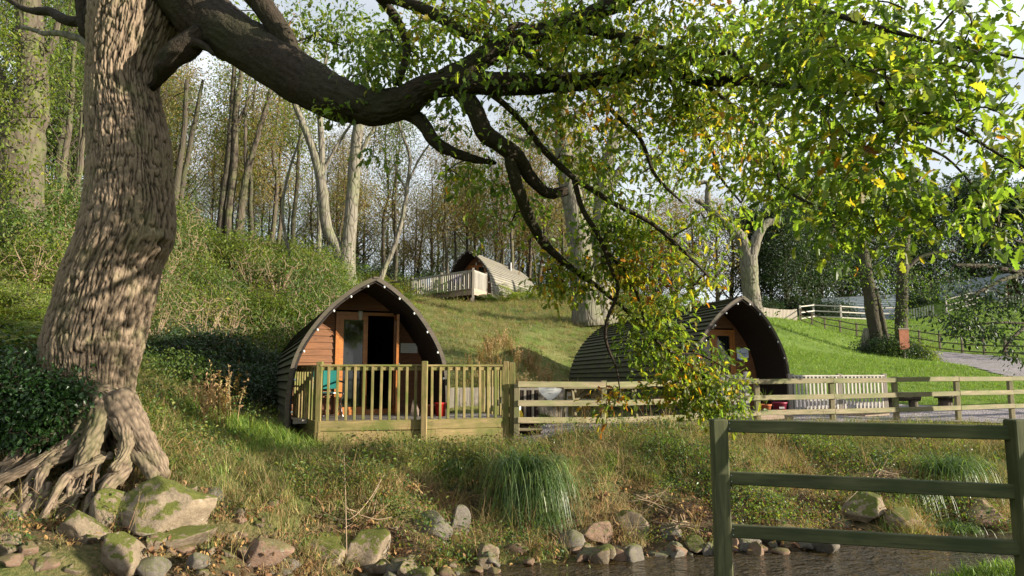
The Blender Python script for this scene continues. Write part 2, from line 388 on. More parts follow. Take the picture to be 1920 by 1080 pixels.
def m_rock(name, a, b, moss=.6, mcol=(.075, .085, .014)):
    k = NM(name); p = k.coord('Object'); n = k.noise(p, 2.2, 6, .65); n2 = k.noise(p, 14, 5, .7); n3 = k.noise(p, 5, 4)
    col = k.mix(k.ramp(n, [(.3, 0.), (.7, 1.)]), a, b); col = k.mix(k.ramp(n2, [(.48, 0.), (.7, .6)]), col, tuple(x * .35 for x in a))
    sp_ = k.ramp(n3, [(.60, 0.), (.68, .75)]); col = k.mix(sp_, col, (.30, .275, .22))
    g = k.n('NewGeometry'); s = k.n('SeparateXYZ'); k.l(g.outputs['Normal'], s.inputs[0])
    mm = k.math('ADD', s.outputs[2], k.math('MULTIPLY', k.math('SUBTRACT', n3, .5), 2.4)); mk = k.ramp(mm, [(.55, 0.), (.75, moss)])
    mfine = k.noise(p, 60, 3); col = k.mix(mk, col, k.mix(mfine, tuple(x * .5 for x in mcol), tuple(x * 1.7 for x in mcol)))
    return k.end(k.bsdf(col, .9, .2, k.bump(k.math('ADD', n2, k.math('MULTIPLY', mfine, .3)), .8, .03)))
M['rock'] = m_rock('sandstone', (.26, .205, .14), (.13, .10, .07), .95)
M['rockred'] = m_rock('red_sandstone', (.25, .16, .11), (.16, .11, .08), .55)
M['rockgrey'] = m_rock('grey_river_stone', (.20, .175, .145), (.10, .088, .072), .5)
def m_ground():
    k = NM('ground'); a = k.n('Attribute', attribute_name='Col'); sp = k.n('SeparateColor'); k.l(a.outputs['Color'], sp.inputs[0])
    p = k.wpos(); n1 = k.noise(p, 1.1, 6, .65); n2 = k.noise(p, 18, 5, .7); n3 = k.noise(p, 70, 3)
    lawn = k.mix(n2, (.06, .11, .02), (.15, .215, .042)); lawn = k.mix(k.ramp(n1, [(.45, 0.), (.65, .5)]), lawn, (.17, .23, .045))
    rough = k.mix(k.ramp(n2, [(.35, 0.), (.65, 1.)]), (.045, .07, .018), (.20, .18, .07)); rough = k.mix(k.ramp(n1, [(.42, 0.), (.6, .7)]), rough, (.075, .11, .022))
    soil = k.mix(k.ramp(n2, [(.35, 0.), (.65, 1.)]), (.03, .019, .013), (.12, .078, .048)); soil = k.mix(k.ramp(n1, [(.5, 0.), (.66, .6)]), soil, (.11, .12, .035))
    litter = k.mix(k.ramp(n3, [(.3, 0.), (.7, 1.)]), (.05, .055, .018), (.20, .12, .055)); litter = k.mix(k.ramp(n1, [(.48, 0.), (.62, .8)]), litter, (.05, .085, .018))
    col = k.mix(sp.outputs[0], rough, lawn); col = k.mix(sp.outputs[1], col, soil); col = k.mix(sp.outputs[2], col, litter)
    return k.end(k.bsdf(col, .95, .1, k.bump(k.math('ADD', n2, k.math('MULTIPLY', n3, .5)), .8, .05)))
M['ground'] = m_ground()
def m_gravel():
    k = NM('gravel'); p = k.wpos(); v = k.n('TexVoronoi', Scale=28.); k.l(p, v.inputs['Vector']); n1 = k.noise(p, 1.6, 5); n2 = k.noise(p, 6, 4)
    col = k.mix(v.outputs['Color'], (.13, .12, .13), (.34, .31, .32)); col = k.mix(k.ramp(n2, [(.4, 0.), (.7, .55)]), col, (.13, .10, .085)); col = k.mix(k.ramp(n1, [(.52, 0.), (.68, .5)]), col, (.09, .13, .04))
    return k.end(k.bsdf(col, .95, .1, k.bump(v.outputs['Distance'], .8, .02)))
M['gravel'] = m_gravel()
def m_water():
    k = NM('peaty_water'); p = k.wpos((1, 1.5, 1)); n = k.noise(p, 4.0, 3, .5, .8); n2 = k.noise(p, 22, 2, .5)
    h = k.math('ADD', n, k.math('MULTIPLY', n2, .25))
    g = k.n('BsdfPrincipled'); g.inputs['Base Color'].default_value = (.035, .024, .009, 1); g.inputs['Roughness'].default_value = .04
    g.inputs['Transmission Weight'].default_value = .0; g.inputs['IOR'].default_value = 1.33; k.l(k.bump(h, .7, .14), g.inputs['Normal'])
    return k.end(g.outputs[0])
M['water'] = m_water()
# ------------------------------------------------------------------ terrain
WZ = -0.80   # water level
pp = []
def cp(px, py, D): pp.append(W(px, py, D))
def cx(x, y, z): pp.append((x, y, z))
for a in [(600, 850, 11.3), (795, 856, 11.6), (960, 843, 12.3), (700, 870, 11.0), (1130, 808, 12.9), (1400, 797, 14.5), (1790, 790, 16.1), (1910, 790, 16.8), (1100, 795, 14.5), (1300, 790, 16), (1600, 780, 17),
          (1240, 820, 12.3), (1350, 815, 12.8), (1060, 828, 12.0), (1500, 808, 13.5), (1700, 800, 14.2), (1900, 800, 14.8),
          (1500, 745, 18.7), (1900, 742, 20.3), (1640, 668, 36), (1480, 650, 32), (1480, 600, 46), (1600, 633, 46), (1920, 668, 36), (1763, 657, 40), (1547, 621, 50), (1600, 601, 60), (1700, 601, 60), (1920, 595, 62), (1850, 690, 27), (1700, 700, 25), (1740, 757, 18.7), (1560, 598, 55), (2200, 590, 60), (2300, 700, 30), (2200, 760, 19),
          (850, 700, 16.5), (1000, 705, 17.0), (900, 640, 20), (1000, 627, 24), (1100, 622, 26), (850, 590, 27), (980, 599, 28.5), (850, 576, 30), (1000, 574, 32), (880, 572, 37), (720, 566, 40), (690, 568, 43), (800, 568, 39), (1090, 598, 27.5), (1250, 578, 36), (1380, 585, 36), (1250, 640, 26), 
          (950, 560, 39), (980, 558, 46), (950, 548, 54), (700, 530, 50), (780, 562, 33), (560, 540, 24), (650, 535, 27), (450, 470, 30), (330, 425, 28), (100, 415, 17), (40, 440, 16), (200, 450, 22), (560, 490, 38), (450, 470, 45), (200, 440, 40), (0, 380, 20), (-200, 300, 22), (-300, 400, 14),
          (480, 822, 11), (560, 828, 11.6), (330, 800, 10), (400, 765, 12), (500, 800, 13.2), (520, 720, 16), (500, 690, 18), (400, 650, 17), (300, 700, 13), (300, 600, 18), (640, 640, 20),
          (90, 655, 9.2), (180, 700, 9.0), (0, 650, 9.5), (-100, 650, 9), (100, 850, 8.3), (0, 860, 8.0), (180, 850, 8.5), (270, 860, 8.4), (330, 890, 8.0), (-200, 850, 7.6), (150, 900, 7.9), (50, 920, 7.6), (0, 600, 11), (100, 560, 13),
          (200, 1070, 6.4), (0, 1080, 6.1), (290, 960, 7.5), (400, 1040, 7.1), (150, 980, 7.2), (0, 980, 6.9), (450, 920, 8.6), (450, 960, 8.0), (550, 1010, 8.0), (560, 920, 9.3), (700, 980, 8.6), (750, 930, 9.6), (850, 950, 10.2), (860, 1000, 9.5), (920, 1030, 8.9), (620, 1075, 7.6), (760, 1072, 7.75),
          (1000, 940, 10.), (900, 900, 10.6), (1200, 960, 9.8), (1350, 900, 11), (1500, 880, 12), (1800, 880, 12), (1500, 985, 9.5), (1300, 1000, 9.2), (1100, 1010, 9.0), (1700, 985, 9.7), (1920, 985, 9.8), (1800, 935, 10.8), (2100, 950, 10.8), (2200, 860, 13)]: cp(*a)
for a in [(0, 0, 0), (-3, .8, 0), (4, 2, 0), (6, 4, 0), (9, 6, 0), (1, 3.0, -.02), (-6, 2, 0), (0, -20, .3), (12, -10, .3), (-12, -10, .3), (15, 7, .1), (3.6, 5.4, 0), (2.9, 4.9, -.05), (5.5, 6.4, -.05), (30, 7, .5),
          (0, 6.2, -1.15), (-1.2, 5.6, -1.2), (1.2, 6.6, -1.2), (2.3, 7.1, -1.2), (3.8, 7.9, -1.2), (5.4, 8.4, -1.2), (7, 8.7, -1.2), (9.5, 9.3, -1.2), (14, 9.8, -1.1), (-3, 4.8, -1.2), (-6, 4, -1.2), (-10, 3.4, -1.1), (0, 5.0, -.9), (1.5, 5.4, -.75), (-2, 3.6, -.85),
          (-.2, 8.1, -.86), (.7, 8.35, -.86), (1.9, 8.6, -.86), (3, 8.8, -.88), (4.2, 9.0, -.88), (5.6, 9.3, -.88), (7, 9.5, -.88), (-1.2, 7.75, -.9), (4, 6.1, -.6), (6, 7, -.55), (9, 7.8, -.5), (-5.5, 5.0, -.9), (-4, 5.4, -.85), (-3, 5.9, -.82), (-2.1, 6.7, -.85),
          (-.8, 14.3, .3), (0, 15, .3), (1.1, 15.6, .32), (-1.7, 14.8, .35), (1.5, 19, .42), (2.2, 21.5, .6), (3, 18, .35), (4, 20, .6), (5, 22, 1.1), (1.2, 17, .38), (-40, 60, 14), (-80, 60, 22), (-30, 25, 13), (-14, 12, 5), (-14, 7, 3), (-10, 6, 1), (-60, 20, 22), (40, 60, 8), (80, 80, 10), (60, 30, 5), (30, 20, 1.5), (0, 70, 8), (0, 100, 8), (-60, 120, 16), (60, 120, 14), (25, 80, 8), (150, 200, 22), (-150, 200, 26), (0, 260, 18), (0, 500, 26), (300, 500, 34), (-300, 500, 34), (-100, -60, 2), (100, -60, 1), (20, 12, 0)]: cx(*a)
CPs = np.array(pp)
def _phi(r): return np.sqrt(r * r + .16)
_n = len(CPs); _d = np.hypot(CPs[:, None, 0] - CPs[None, :, 0], CPs[:, None, 1] - CPs[None, :, 1])
_A = np.zeros((_n + 3, _n + 3)); _A[:_n, :_n] = _phi(_d) - np.eye(_n) * .06; _A[:_n, _n] = 1; _A[:_n, _n + 1:] = CPs[:, :2]; _A[_n, :_n] = 1; _A[_n + 1:, :_n] = CPs[:, :2].T
_w = np.linalg.solve(_A, np.concatenate([CPs[:, 2], [0, 0, 0]]))
def hbase(x, y):
    x = np.asarray(x, float).ravel(); y = np.asarray(y, float).ravel(); z = np.empty(len(x))
    for i in range(0, len(x), 20000):
        a, b = x[i:i + 20000], y[i:i + 20000]
        z[i:i + 20000] = _phi(np.hypot(a[:, None] - CPs[:, 0], b[:, None] - CPs[:, 1])) @ _w[:_n] + _w[_n] + _w[_n + 1] * a + _w[_n + 2] * b
    return z
def bankness(x, y):
    """1 on the steep river banks"""
    z = hbase(x, y); nr = np.clip(1 - np.abs(z + .35) / .55, 0, 1); far = np.clip((y - 5.2) / 1., 0, 1) * np.clip((13 - y) / 2, 0, 1)
    return nr * far
def height(x, y):
    x = np.asarray(x, float); y = np.asarray(y, float); sh = np.broadcast(x, y).shape; x = np.broadcast_to(x, sh).ravel(); y = np.broadcast_to(y, sh).ravel()
    z = hbase(x, y); b = bankness(x, y); P = np.stack([x, y, x * 0], 1)
    wild = np.clip((2 - x + (y - 20) * .2), 0, 1) * np.clip((y - 14) / 4, 0, 1)
    s = np.clip((z + .80) / .95, 0, 1); st = (s * s * (3 - 2 * s)); st = st * st * (3 - 2 * st); k = np.clip((x + 3.4) / 1.2, 0, 1) * np.clip((y - 7.3) / .5, 0, 1) * np.clip((13 - y) / 2, 0, 1) * np.clip(.75 + fbm(P * .8, 91, 2) * .9, .15, 1)
    z = np.where((z > -.80) & (z < .15), z + ((-.80 + .95 * st) - z) * k, z)
    z = z + fbm(P * 1.1, 5, 4) * (.02 + .36 * b + .12 * wild) + fbm(P * 3.7, 9, 2) * (.008 + .13 * b)
    return z.reshape(sh)
def H(x, y): return float(height(np.array([x]), np.array([y]))[0])
def G(px, D):
    """ground point under picture column px at depth D"""
    x = (px - 960) / F * D / CP; 
    for _ in range(3):
        z = H(x, D); t = D * CP + (z - CAMZ) * SP; x = (px - 960) / F * t
    return Vector((x, D, z))
# graded grid
def hit(px, py, D0=4.5, D1=60):
    """first point of the ground seen at a pixel"""
    Ds = np.concatenate([np.linspace(D0, 14, 240), np.linspace(14.1, D1, 260)]); P = np.array([W(px, py, d) for d in Ds]); z = height(P[:, 0], P[:, 1]); k = np.argmax(P[:, 2] < z); return Vector(P[k]) if P[k, 2] < z[k] else Vector(P[0])
def axis(c, lo, hi, n, k):
    u = np.linspace(math.asinh((lo - c) / k), math.asinh((hi - c) / k), n); return c + k * np.sinh(u)
gx = axis(0, -700, 700, 330, 7); gy = axis(9, -300, 900, 330, 6)
GX, GY = np.meshgrid(gx, gy, indexing='ij'); GZ = height(GX, GY)
def inpoly(x, y, poly):
    r = np.zeros(np.shape(x), bool); n = len(poly)
    for i in range(n):
        (x0, y0), (x1, y1) = poly[i], poly[(i + 1) % n]
        c = ((y0 > y) != (y1 > y)) & (x < (x1 - x0) * (y - y0) / (y1 - y0 + 1e-12) + x0); r ^= c
    return r
def zones(x, y, z):
    """weights lawn, soil, litter; the rest is rough grass"""
    P = np.stack([x, y, x * 0], -1); n = fbm(P * .5, 31, 3)
    lawn = np.clip((x - (4.5 + 0 * y) + n * .6) / 1., 0, 1) * np.clip((y - 17.5) / 1., 0, 1)
    lawn = np.maximum(lawn, np.clip((6.4 - y) / .6, 0, 1) * np.clip((z + .35) / .2, 0, 1))
    lawn = np.maximum(lawn, np.clip(1 - np.hypot((x + 4.1) / 1.6, (y - 11.1) / 1.1), 0, 1) * 2).clip(0, 1)
    soil = np.clip((-.1 - z) / .35, 0, 1) * np.clip((n + .45) * 2.2, .35, 1)
    root = np.clip(1.3 - np.hypot((x + 4.6) / 1.8, (y - 7.4) / 1.1), 0, 1) * 1.2
    hol = np.clip(1.4 - np.hypot((x + .75) / .9, (y - 9.7) / .9), 0, 1) * 1.5
    soil = np.maximum(np.maximum(soil, root), hol).clip(0, 1) * (y < 13.5)
    lit = np.clip((y - 33 + (x + 8) * .25) / 4, 0, 1) * np.clip((9 + (y - 33) * .25 - x) / 3, 0, 1)
    lit = np.maximum(lit, np.clip((-6.5 - x) / 3, 0, 1) * np.clip((y - 12) / 3, 0, 1) * np.clip(n * 2 + .5, 0, 1))
    lawn = np.where((x > 12) & (y > 68), 0, lawn); lit = np.maximum(lit, np.clip((y - 66) / 4, 0, 1))
    return lawn, soil, lit
lw, so, li = zones(GX, GY, GZ)
ni, nj = GX.shape; I, J = np.meshgrid(np.arange(ni - 1), np.arange(nj - 1), indexing='ij'); a = (I * nj + J).ravel()
ground = structure('ground', mesh('ground', np.stack([GX, GY, GZ], -1).reshape(-1, 3), np.stack([a, a + nj, a + nj + 1, a + 1], 1), (M['ground'],), True, np.stack([lw, so, li, np.ones_like(lw)], -1).reshape(-1, 4)))
# river surface, following the channel
rc = [(-30, 3), (-10, 3.6), (-6, 4.6), (-3.2, 5.4), (-1.4, 6.3), (0, 6.9), (2, 7.4), (4, 7.9), (6, 8.3), (9, 8.8), (14, 9.4), (30, 11)]
rcs = crom(np.array(rc), 60); V = []; Q = []
for i, (x, y) in enumerate(rcs):
    for j, o in enumerate(np.linspace(-2.6, 2.4, 7)): V.append((x, y + o, WZ + 0 * o))
for i in range(59):
    for j in range(6): q = i * 7 + j; Q.append((q, q + 7, q + 8, q + 1))
structure('river', mesh('river', V, np.array(Q), (M['water'],), True))
# draped sheets of gravel
def drape(name, poly, mat, step=.18, lift=.03):
    P = np.array(poly); x0, y0 = P.min(0); x1, y1 = P.max(0); nx = int((x1 - x0) / step) + 2; ny = int((y1 - y0) / step) + 2
    X, Y = np.meshgrid(np.linspace(x0, x1, nx), np.linspace(y0, y1, ny), indexing='ij'); n = fbm(np.stack([X, Y, X * 0], -1) * 1.5, 77, 3) * .35
    ins = inpoly(X + n * .5, Y + n * .5, poly); Z = height(X, Y) + lift + fbm(np.stack([X, Y, X * 0], -1) * 9, 3, 2) * .012
    id_ = -np.ones(X.shape, int); V = []; keep = np.argwhere(ins)
    for (i, j) in keep: id_[i, j] = len(V); V.append((X[i, j], Y[i, j], Z[i, j]))
    A, B, C_, D_ = id_[:-1, :-1], id_[1:, :-1], id_[1:, 1:], id_[:-1, 1:]; ok = (A >= 0) & (B >= 0) & (C_ >= 0) & (D_ >= 0)
    return structure(name, mesh(name, V, np.stack([A[ok], B[ok], C_[ok], D_[ok]], 1), (mat,), True))
def gp(px, py, D): v = W(px, py, D); return (v[0], v[1])
YARD = [gp(965, 826, 12.2), gp(1130, 812, 12.7), gp(1400, 802, 13.9), gp(1790, 796, 15.4), gp(2050, 795, 16.2), gp(2000, 775, 18.6), gp(1700, 775, 18.4), gp(1480, 775, 19.0), gp(1200, 785, 17.0), gp(1100, 780, 15.4), gp(960, 790, 14.6)]
drape('gravel_yard', YARD, M['gravel'])
hp_ = lambda a, b: tuple(hit(a, b, 15))[:2]
PATH = [hp_(1738, 657), hp_(1790, 662), hp_(1850, 667), hp_(1915, 673), (20, 25), (22, 19.5), hp_(1915, 716), hp_(1850, 700), hp_(1780, 684)]
drape('gravel_path', PATH, M['gravel'], .25)
PATHPOLYS = [YARD, PATH]
# ------------------------------------------------------------------ cabins
PROF = [(0, 1), (.10, .975), (.26, .925), (.5, .825), (.70, .705), (.87, .565), (.965, .42), (1.0, .22), (1.0, .0)]
PR = crom(np.array(PROF), 60); _dl = np.concatenate([[0], np.cumsum(np.hypot(np.diff(PR[:, 0] * 1.43), np.diff(PR[:, 1] * 2.6)))])
def prof(t): # t 0 at the base, 1 at the ridge
    s = (1 - np.asarray(t)) * _dl[-1]; return np.interp(s, _dl, PR[:, 0]), np.interp(s, _dl, PR[:, 1])
def make_cabin(label, cat_group, loc, rz, roofmat, hw=1.44, ht=2.75, Lg=4.9, rear=(.80, .80), ncourse=24, recess=.95, floor=.33, door='open', flue=False, detail=True):
    t = thing('arched_cabin', label, 'cabin', loc, rz, cat_group)
    r = rng(int(abs(loc[0] * 100)) + 3)
    def pt(tt, y, off=0., side=1):
        k = y / Lg; a, b = prof(tt); a2, b2 = prof(np.clip(tt + .01, 0, 1)); a1, b1 = prof(np.clip(tt - .01, 0, 1))
        W_ = hw * (1 + (rear[0] - 1) * k); H_ = ht * (1 + (rear[1] - 1) * k)
        dx, dz = (a2 - a1) * W_, (b2 - b1) * H_; n = math.hypot(dx, dz) + 1e-9
        return (side * (a * W_ + off * dz / n), y, b * H_ - off * dx / n)
    prow = lambda tt: -.16 * max(0., tt) ** 1.5      # the front edge leans forward at the top
    for side in (-1, 1):
        for c in range(ncourse):
            t0 = c / ncourse; t1 = (c + 1) / ncourse; ov = .004; jj = r.uniform(-.012, .012, 8); nst = 5 if detail else 3
            V = []
            for s_ in range(nst):
                k = s_ / (nst - 1); y0 = prow(t0) * (1 - k) + (Lg + jj[0]) * k; wob = r.uniform(-.004, .004)
                V += [pt(t0, y0, .012, side), pt(t0, y0, .060 + wob, side), pt(t1 + ov, y0, .016 + wob, side), pt(t1 + ov, y0, -.0, side)]
            Q = []
            for s_ in range(nst - 1):
                for e in range(4): q = s_ * 4; Q.append((q + e, q + (e + 1) % 4, q + 4 + (e + 1) % 4, q + 4 + e))
            Q += [(3, 2, 1, 0), (nst * 4 - 4, nst * 4 - 3, nst * 4 - 2, nst * 4 - 1)]
            put('roof_board', mesh('roof_board', V, np.array(Q), (roofmat,)), t, world=False)
    # inner shell (boards seen from below in the porch)
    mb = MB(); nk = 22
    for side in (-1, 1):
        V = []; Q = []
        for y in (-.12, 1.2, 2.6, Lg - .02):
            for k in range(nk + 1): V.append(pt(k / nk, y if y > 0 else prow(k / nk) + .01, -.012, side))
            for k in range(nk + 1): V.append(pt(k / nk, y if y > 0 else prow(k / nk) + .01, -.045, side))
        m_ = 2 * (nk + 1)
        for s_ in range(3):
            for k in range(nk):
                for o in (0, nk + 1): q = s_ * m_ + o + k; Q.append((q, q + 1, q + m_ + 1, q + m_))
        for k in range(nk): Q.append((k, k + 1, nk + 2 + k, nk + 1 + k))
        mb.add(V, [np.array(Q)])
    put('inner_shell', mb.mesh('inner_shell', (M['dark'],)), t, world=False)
    # arch trim
    for side in (-1, 1):
        V = []; Q = []; nn = 30
        for k in range(nn + 1):
            tt = k / nn; y = prow(tt)
            V += [pt(tt, y - .025, .062, side), pt(tt, y - .025, -.012, side), pt(tt, y + .02, -.012, side), pt(tt, y + .02, .062, side)]
        for k in range(nn):
            for e in range(4): q = k * 4; Q.append((q + e, q + (e + 1) % 4, q + 4 + (e + 1) % 4, q + 4 + e))
        Q += [(0, 1, 2, 3), (nn * 4 + 3, nn * 4 + 2, nn * 4 + 1, nn * 4)]
        put('arch_trim', mesh('arch_trim', V, np.array(Q), (M['trim'],)), t, world=False)
    # ridge capping
    p0 = pt(1, -.18, 0); p1 = pt(1, Lg, 0); bar('ridge_cap', (0, p0[1] - .02, p0[2] + .035), (0, p1[1], p1[2] + .035), .11, .035, M['trim'], t, world=False)
    # front and rear walls of lapped planks
    def hwid(z, k): # half width at height z
        Hh = ht * (1 + (rear[1] - 1) * k); W_ = hw * (1 + (rear[0] - 1) * k); zz = np.clip(z / Hh, 0, 1)
        return float(np.interp(zz, PR[::-1, 1], PR[::-1, 0]) * W_)
    def wall(y, z0, gaps, mat, face):
        z = z0; pl = .125; k = y / Lg; Hh = ht * (1 + (rear[1] - 1) * k)
        while z < Hh - .1:
            zt = min(z + pl, Hh - .06); w1 = hwid(z, k) - .06; w2 = hwid(zt, k) - .05
            spans = [(-1e3, 1e3)]
            for (gx0, gx1, gz0, gz1) in gaps:
                if z < gz1 - .02 and zt > gz0 + .02: spans = [(-1e3, gx0), (gx1, 1e3)]
            for (a, b) in spans:
                a0, a1 = max(a, -w1), max(a, -w2); b0, b1 = min(b, w1), min(b, w2)
                if b0 - a0 < .04: continue
                b1 = max(b1, a1 + .01); jt = r.uniform(-.004, .004, 2); wv = r.uniform(.02, .034)
                yo, yi, yt = y + face * wv, y - face * .0, y + face * .006
                V = [(a0, yi, z), (b0, yi, z), (b0, yo, z + jt[0] - .012), (a0, yo, z + jt[1] - .012), (a1, yi, zt), (b1, yi, zt), (b1, yt, zt), (a1, yt, zt)]
                Q = [(0, 1, 2, 3), (7, 6, 5, 4), (3, 2, 6, 7), (1, 0, 4, 5), (0, 3, 7, 4), (2, 1, 5, 6)]
                if face > 0: Q = [q[::-1] for q in Q]
                put('siding_plank', mesh('siding_plank', V, np.array(Q), (mat,)), t, world=False)
            z += pl
    dx0, dx1, dz0, dz1 = (-.50, .72, floor, floor + 1.95) if door == 'open' else (-.62, .62, floor, floor + 1.95)
    wall(recess, floor, [(dx0, dx1, 0, dz1)], M['cedar'], -1)
    wall(Lg - .12, .02, [], M['dark'], 1)
    # floor
    b = MB(); V, Q = boxvf(-hw + .08, hw - .08, .05, Lg * .98, floor - .07, floor); 
    V = [(x * (1 if y < 1 else rear[0]), y, z) for x, y, z in V]; b.add(V, np.array(Q)); put('floor', b.mesh('floor', (M['grey'],)), t, world=False)
    # doors
    y = recess - .05
    fw = .075
    def frame(name, x0, x1, z0, z1, par, d=.05, yy=y, w_=fw, mat=M['frame']):
        o = put(name, mesh(name, *_frame(x0, x1, z0, z1, w_, yy, d), (mat,)), par, world=False); return o
    def _frame(x0, x1, z0, z1, w_, yy, d):
        mb = MB()
        for (a, b_, c, e) in ((x0, x0 + w_, z0, z1), (x1 - w_, x1, z0, z1), (x0 + w_, x1 - w_, z1 - w_, z1), (x0 + w_, x1 - w_, z0, z0 + w_ * 1.6)):
            V, Q = boxvf(a, b_, yy, yy + d, c, e); mb.add(V, np.array(Q))
        return np.concatenate(mb.V), [np.concatenate(f) for f in mb.F.values()]
    frame('door_frame', dx0, dx1, dz0, dz1, t, .09, y - .01, .06)
    def pane(x0, x1, z0, z1, par, yy):
        V, Q = boxvf(x0, x1, yy, yy + .008, z0, z1); return put('pane', mesh('pane', V, np.array(Q), (M['glass'],)), par, world=False)
    dm = (dx0 + dx1) / 2
    d1 = frame('door', dx0 + .063, dm - .003, dz0 + .01, dz1 - .063, t, .045, y, .085); pane(dx0 + .14, dm - .08, dz0 + .12, dz1 - .14, d1, y + .02)
    if door == 'open':
        # the second leaf stands open towards the porch
        d2 = bpy.data.objects.new('door', mesh('door', *_frame(-.55, 0, dz0 + .01, dz1 - .063, .085, 0, .045), (M['frame'],))); COL.objects.link(d2); d2.parent = t
        d2.location = (dx1 - .065, y - .02, 0); d2.rotation_euler = (0, 0, math.radians(82)); pane(-.47, -.085, dz0 + .12, dz1 - .14, d2, .018)
        hd = put('handle', mesh('handle', *boxvf(-.5, -.4, -.03, -.01, dz0 + .95, dz0 + .97), (M['steel'],)), d2, world=False)
        V = []; Q = [];
        for k in range(9):
            x = dx0 + .13 + k * .016; yy = .18 + .025 * math.sin(k * 2.1); V += [(x, recess + yy, dz0 + .3), (x - .04 * k / 8, recess + yy, dz1 - .15)]
        for k in range(8): Q.append((2 * k, 2 * k + 2, 2 * k + 3, 2 * k + 1))
        Vb = [(x, y_ + .012, z) for x, y_, z in V]; n_ = len(V); Q2 = [tuple(q_ + n_ for q_ in q[::-1]) for q in Q]
        put('curtain', mesh('curtain', V + Vb, np.array(Q + Q2), (M['cloth'],)), t, world=False)
    else:
        d2 = frame('door', dm + .003, dx1 - .063, dz0 + .01, dz1 - .063, t, .045, y, .085); pane(dm + .08, dx1 - .14, dz0 + .12, dz1 - .14, d2, y + .02)
        put('handle', mesh('handle', *boxvf(.02, .13, y - .03, y - .01, dz0 + .95, dz0 + .97), (M['steel'],)), d2, world=False)
    # porch lamp
    V, Fs = lathe([(.0, 2.28 * ht / 2.75), (.045, 2.28 * ht / 2.75), (.05, 2.22 * ht / 2.75), (.035, 2.12 * ht / 2.75), (0, 2.1 * ht / 2.75)], 10, (-.05, recess - .07))
    put('porch_lamp', mesh('porch_lamp', V, Fs, (M['cloth'],), True), t, world=False)
    if flue:
        V, Fs = lathe([(.0, 1.0), (.12, 1.0), (.12, ht * .93), (0, ht * .93)], 8, (.6, Lg * .62)); put('roof_vent', mesh('roof_vent', V, Fs, (M['black'],)), t, world=False)
    return t, pt, prow
def lights(label, t, pt, prow, ts, grp):
    s = thing('string_lights', label, 'string lights', t.location, t.rotation_euler.z, grp)
    P = []
    for side in (-1, 1):
        l_ = [pt(tt, prow(tt) - .04, -.02, side) for tt in np.linspace(.02, 1, 30)]; P += l_ if side < 0 else l_[::-1]
    P = np.array(P); V, Fs = tube(P, np.full(len(P), .005), 4); put('cable', mesh('cable', V, Fs, (M['black'],)), s, world=False)
    uv = [(math.sin(a) * .019, math.cos(a) * -.023) for a in np.linspace(0, PI, 7)]; V, Fs = lathe(uv, 10); bm = mesh('bulb', V, Fs, (M['bulb'],), True)
    for side in (-1, 1):
        for tt in ts:
            p = pt(tt, prow(tt) - .06, -.05, side); o = bpy.data.objects.new('bulb', bm); COL.objects.link(o); o.parent = s; o.location = p
    return s
def notice(label, t, x, z, recess, w_, h_, mat, mark=None, wave=False):
    o = thing('notice', label, 'sign', t.location, t.rotation_euler.z); y = recess - .05
    V, Q = boxvf(x - w_ / 2, x + w_ / 2, y, y + .012, z - h_ / 2, z + h_ / 2); put('panel', mesh('panel', V, np.array(Q), (mat,)), o, world=False)
    if wave:
        V = []; Q = []; n = 12
        for k in range(n + 1):
            xx = x - w_ / 2 + w_ * k / n; zt = z - h_ / 2 + .035 + .03 * math.sin(k / n * 5.5 + 2.4)
            V += [(xx, y - .004, z - h_ / 2), (xx, y - .004, max(zt, z - h_ / 2 + .004))]
        for k in range(n): Q.append((2 * k, 2 * k + 2, 2 * k + 3, 2 * k + 1))
        Vb = [(a, b + .003, c) for a, b, c in V]; m_ = len(V); Q2 = [tuple(q_ + m_ for q_ in q[::-1]) for q in Q]
        put('wave', mesh('wave', V + Vb, np.array(Q + Q2), (M['purple'],)), o, world=False)
        for k, (x0, x1, z0, z1, mm) in enumerate([(-.13, -.09, -.01, .06, 'blue'), (-.10, -.075, .05, .085, 'blue'), (-.05, .14, .01, .03, 'steel'), (-.05, .10, -.03, -.015, 'steel')]):
            V, Q = boxvf(x + x0 * w_ / .42, x + x1 * w_ / .42, y - .003, y + .001, z + z0, z + z1); put('mark', mesh('mark', V, np.array(Q), (M[mm],)), o, world=False)
    else:
        for k in range(4):
            zz = z + h_ / 2 - .03 - k * h_ * .22; V, Q = boxvf(x - w_ * .38, x + w_ * (.36 - .1 * (k % 2)), y - .003, y + .001, zz - .012, zz - .003); put('print_line', mesh('print_line', V, np.array(Q), (M['steel'],)), o, world=False)
    return o
G_POD = 'arched timber cabins on the hillside'
def podpos(px, D, z): v = W(px, 690, D); return (v[0] , D, z)
P1 = podpos(697, 12.35, .27); A1 = math.radians(24)
c1, pt1, pr1 = make_cabin('dark roofed arched cabin behind the fenced deck beside the old oak, glazed orange door ajar', G_POD, P1, A1, M['roof'], 1.40, 2.80, 6.2, (.86, .885), 24, .95, .35, 'open')
lights('bulbs strung round the arch of the cabin behind the fenced deck', c1, pt1, pr1, (.14, .30, .45, .58, .71, .83, .94), 'festoon lights on cabins')
notice('small white notice pinned to the dark wall right of the nearest open cabin door', c1, .93, 1.62, .95, .34, .19, M['white'])
P2 = podpos(1388, 16.0, .31); A2 = math.radians(22)
c2, pt2, pr2 = make_cabin('cabin with long green-black boarded roof partly behind drooping oak leaves', G_POD, P2, A2, M['roof'], 1.40, 2.80, 6.4, (.86, .885), 24, .95, .18, 'closed')
lights('bulbs strung round the arch of the cabin with long green-black roof', c2, pt2, pr2, (.14, .28, .42, .55, .68, .81, .93), 'festoon lights on cabins')
notice('pale sign with blue emblem and wavy purple foot beside the orange cabin doors', c2, .86, 1.53, .95, .36, .30, M['paleblue'], wave=True)
